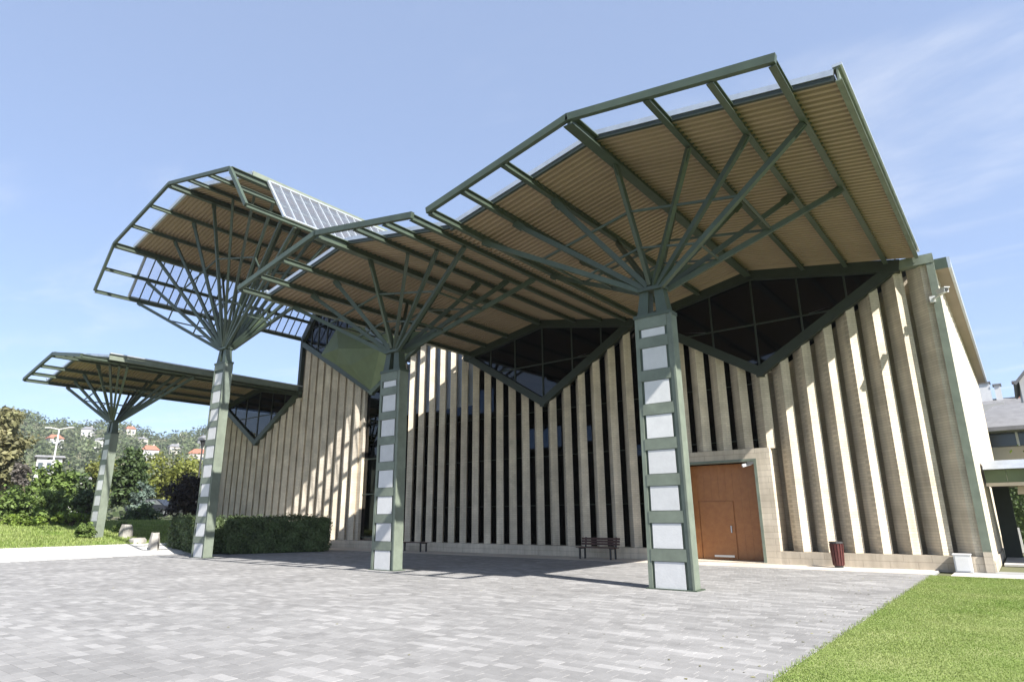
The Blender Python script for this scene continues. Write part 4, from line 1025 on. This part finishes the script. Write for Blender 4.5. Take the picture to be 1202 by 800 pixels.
m = MB(); m.hull([(-2.5,46.8,6.482),(15,46.8,6.482),(15,56.5,6.482),(-2.5,56.5,6.482)], [(-.5,51,8.3),(14,51,8.3),(14,52,8.3),(-.5,52,8.3)]); m.build('roof', M['tile_grey'], bb)
ab = thing('white_house', 'white rendered house with grey roof, dormers and chimneys behind the beige building', 'house', (2, 72, 0))
m = MB(); m.box(-4, 8, 72, 84, 0, 9.9); m.build('wall', M['plaster2'], ab)
m = MB(); m.hull([(-4.4,71.6,9.902),(8.4,71.6,9.902),(8.4,84.4,9.902),(-4.4,84.4,9.902)], [(-1.8,76,12.2),(6,76,12.2),(6,80,12.2),(-1.8,80,12.2)]); rf = m.build('roof', M['tile_grey'], ab)
for x, w, h, mm in ((-1.7, .9, 13.7, 'white'), (-.5, .5, 13.4, 'white'), (1.0, .8, 13.5, 'brick_red'), (2.0, .5, 13.2, 'plaster')):
    m = MB(); m.box(x, x+w, 75.6, 76.6, 10.8, h); c_ = m.build('chimney', M[mm], rf); m = MB(); m.box(x-.1, x+w+.1, 75.5, 76.7, h, h+.15); m.build('chimney_cap', M['tile_grey'], rf)
for x in (-1.6, 1.2):
    m = MB(); m.hull([(x,71.7,10.0),(x+1.6,71.7,10.0),(x+1.6,75,10.0),(x,75,10.0)], [(x,71.7,11.2),(x+1.6,71.7,11.2),(x+1.6,75,11.2),(x,75,11.2)]); m.build('dormer', M['plaster2'], ab)
for x in (-1.9, .2, 2.3):
    m = MB(); m.box(x, x+1.0, 71.9, 71.99, 7.6, 9.0); w_ = m.build('window', M['pane'], ab)
gb_ = thing('gabled_house', 'tall white gable with steep grey roof at the right picture edge', 'house', (5, 62, 0))
m = MB(); q = [(1.2,8),(8.2,8),(8.2,9.9),(4.6,15.4),(1.2,11.4)]
m.hull([(x,62,z) for x, z in q][::1], [(x,70,z) for x, z in q][::1]); m.build('wall', M['plaster2'], gb_)
for a, b_ in (((.9,11.2),(4.7,15.6)), ((4.7,15.6),(8.6,11.3))):
    m = MB(); m.bar(((a[0]+b_[0])/2, 61.7, (a[1]+b_[1])/2), ((a[0]+b_[0])/2, 70, (a[1]+b_[1])/2), math.hypot(a[0]-b_[0], a[1]-b_[1]), .18, (-(b_[1]-a[1]), 0, b_[0]-a[0])); m.build('roof', M['tile_grey'], gb_)
m = MB(); m.box(2.1, 2.8, 64, 65, 12.3, 15.0); m.build('chimney', M['white'], gb_)
tree('broadleaf_tree', 'light green tree branch beside the beige wall at the right edge', 'tree', (3.3, 42, 0), [((2.9, 42, 5.0), (2.3, 1.8, 1.3), 1), ((2.3, 42.3, 4.6), (1.4, 1.2, .9), .5)], M['leaf_lime'], .22, 77, 34, 36, .14, TG)

# ------------------------------------------------------------------ light summer haze over the hills
hb = MB(); hb.box(-899, 899, -299, 899, -1.1, 100)
hm_ = bpy.data.materials.new('haze'); hm_.use_nodes = True; hn = hm_.node_tree.nodes; hn.clear()
pv = hn.new('ShaderNodeVolumePrincipled'); pv.inputs['Color'].default_value = (.86, .91, 1, 1); pv.inputs['Density'].default_value = .00022; pv.inputs['Anisotropy'].default_value = .2
ho = hn.new('ShaderNodeOutputMaterial'); hm_.node_tree.links.new(pv.outputs[0], ho.inputs['Volume'])
hz_o = hb.build('haze', hm_, kind='stuff'); tag(hz_o, 'pale summer haze over the hills', 'haze')
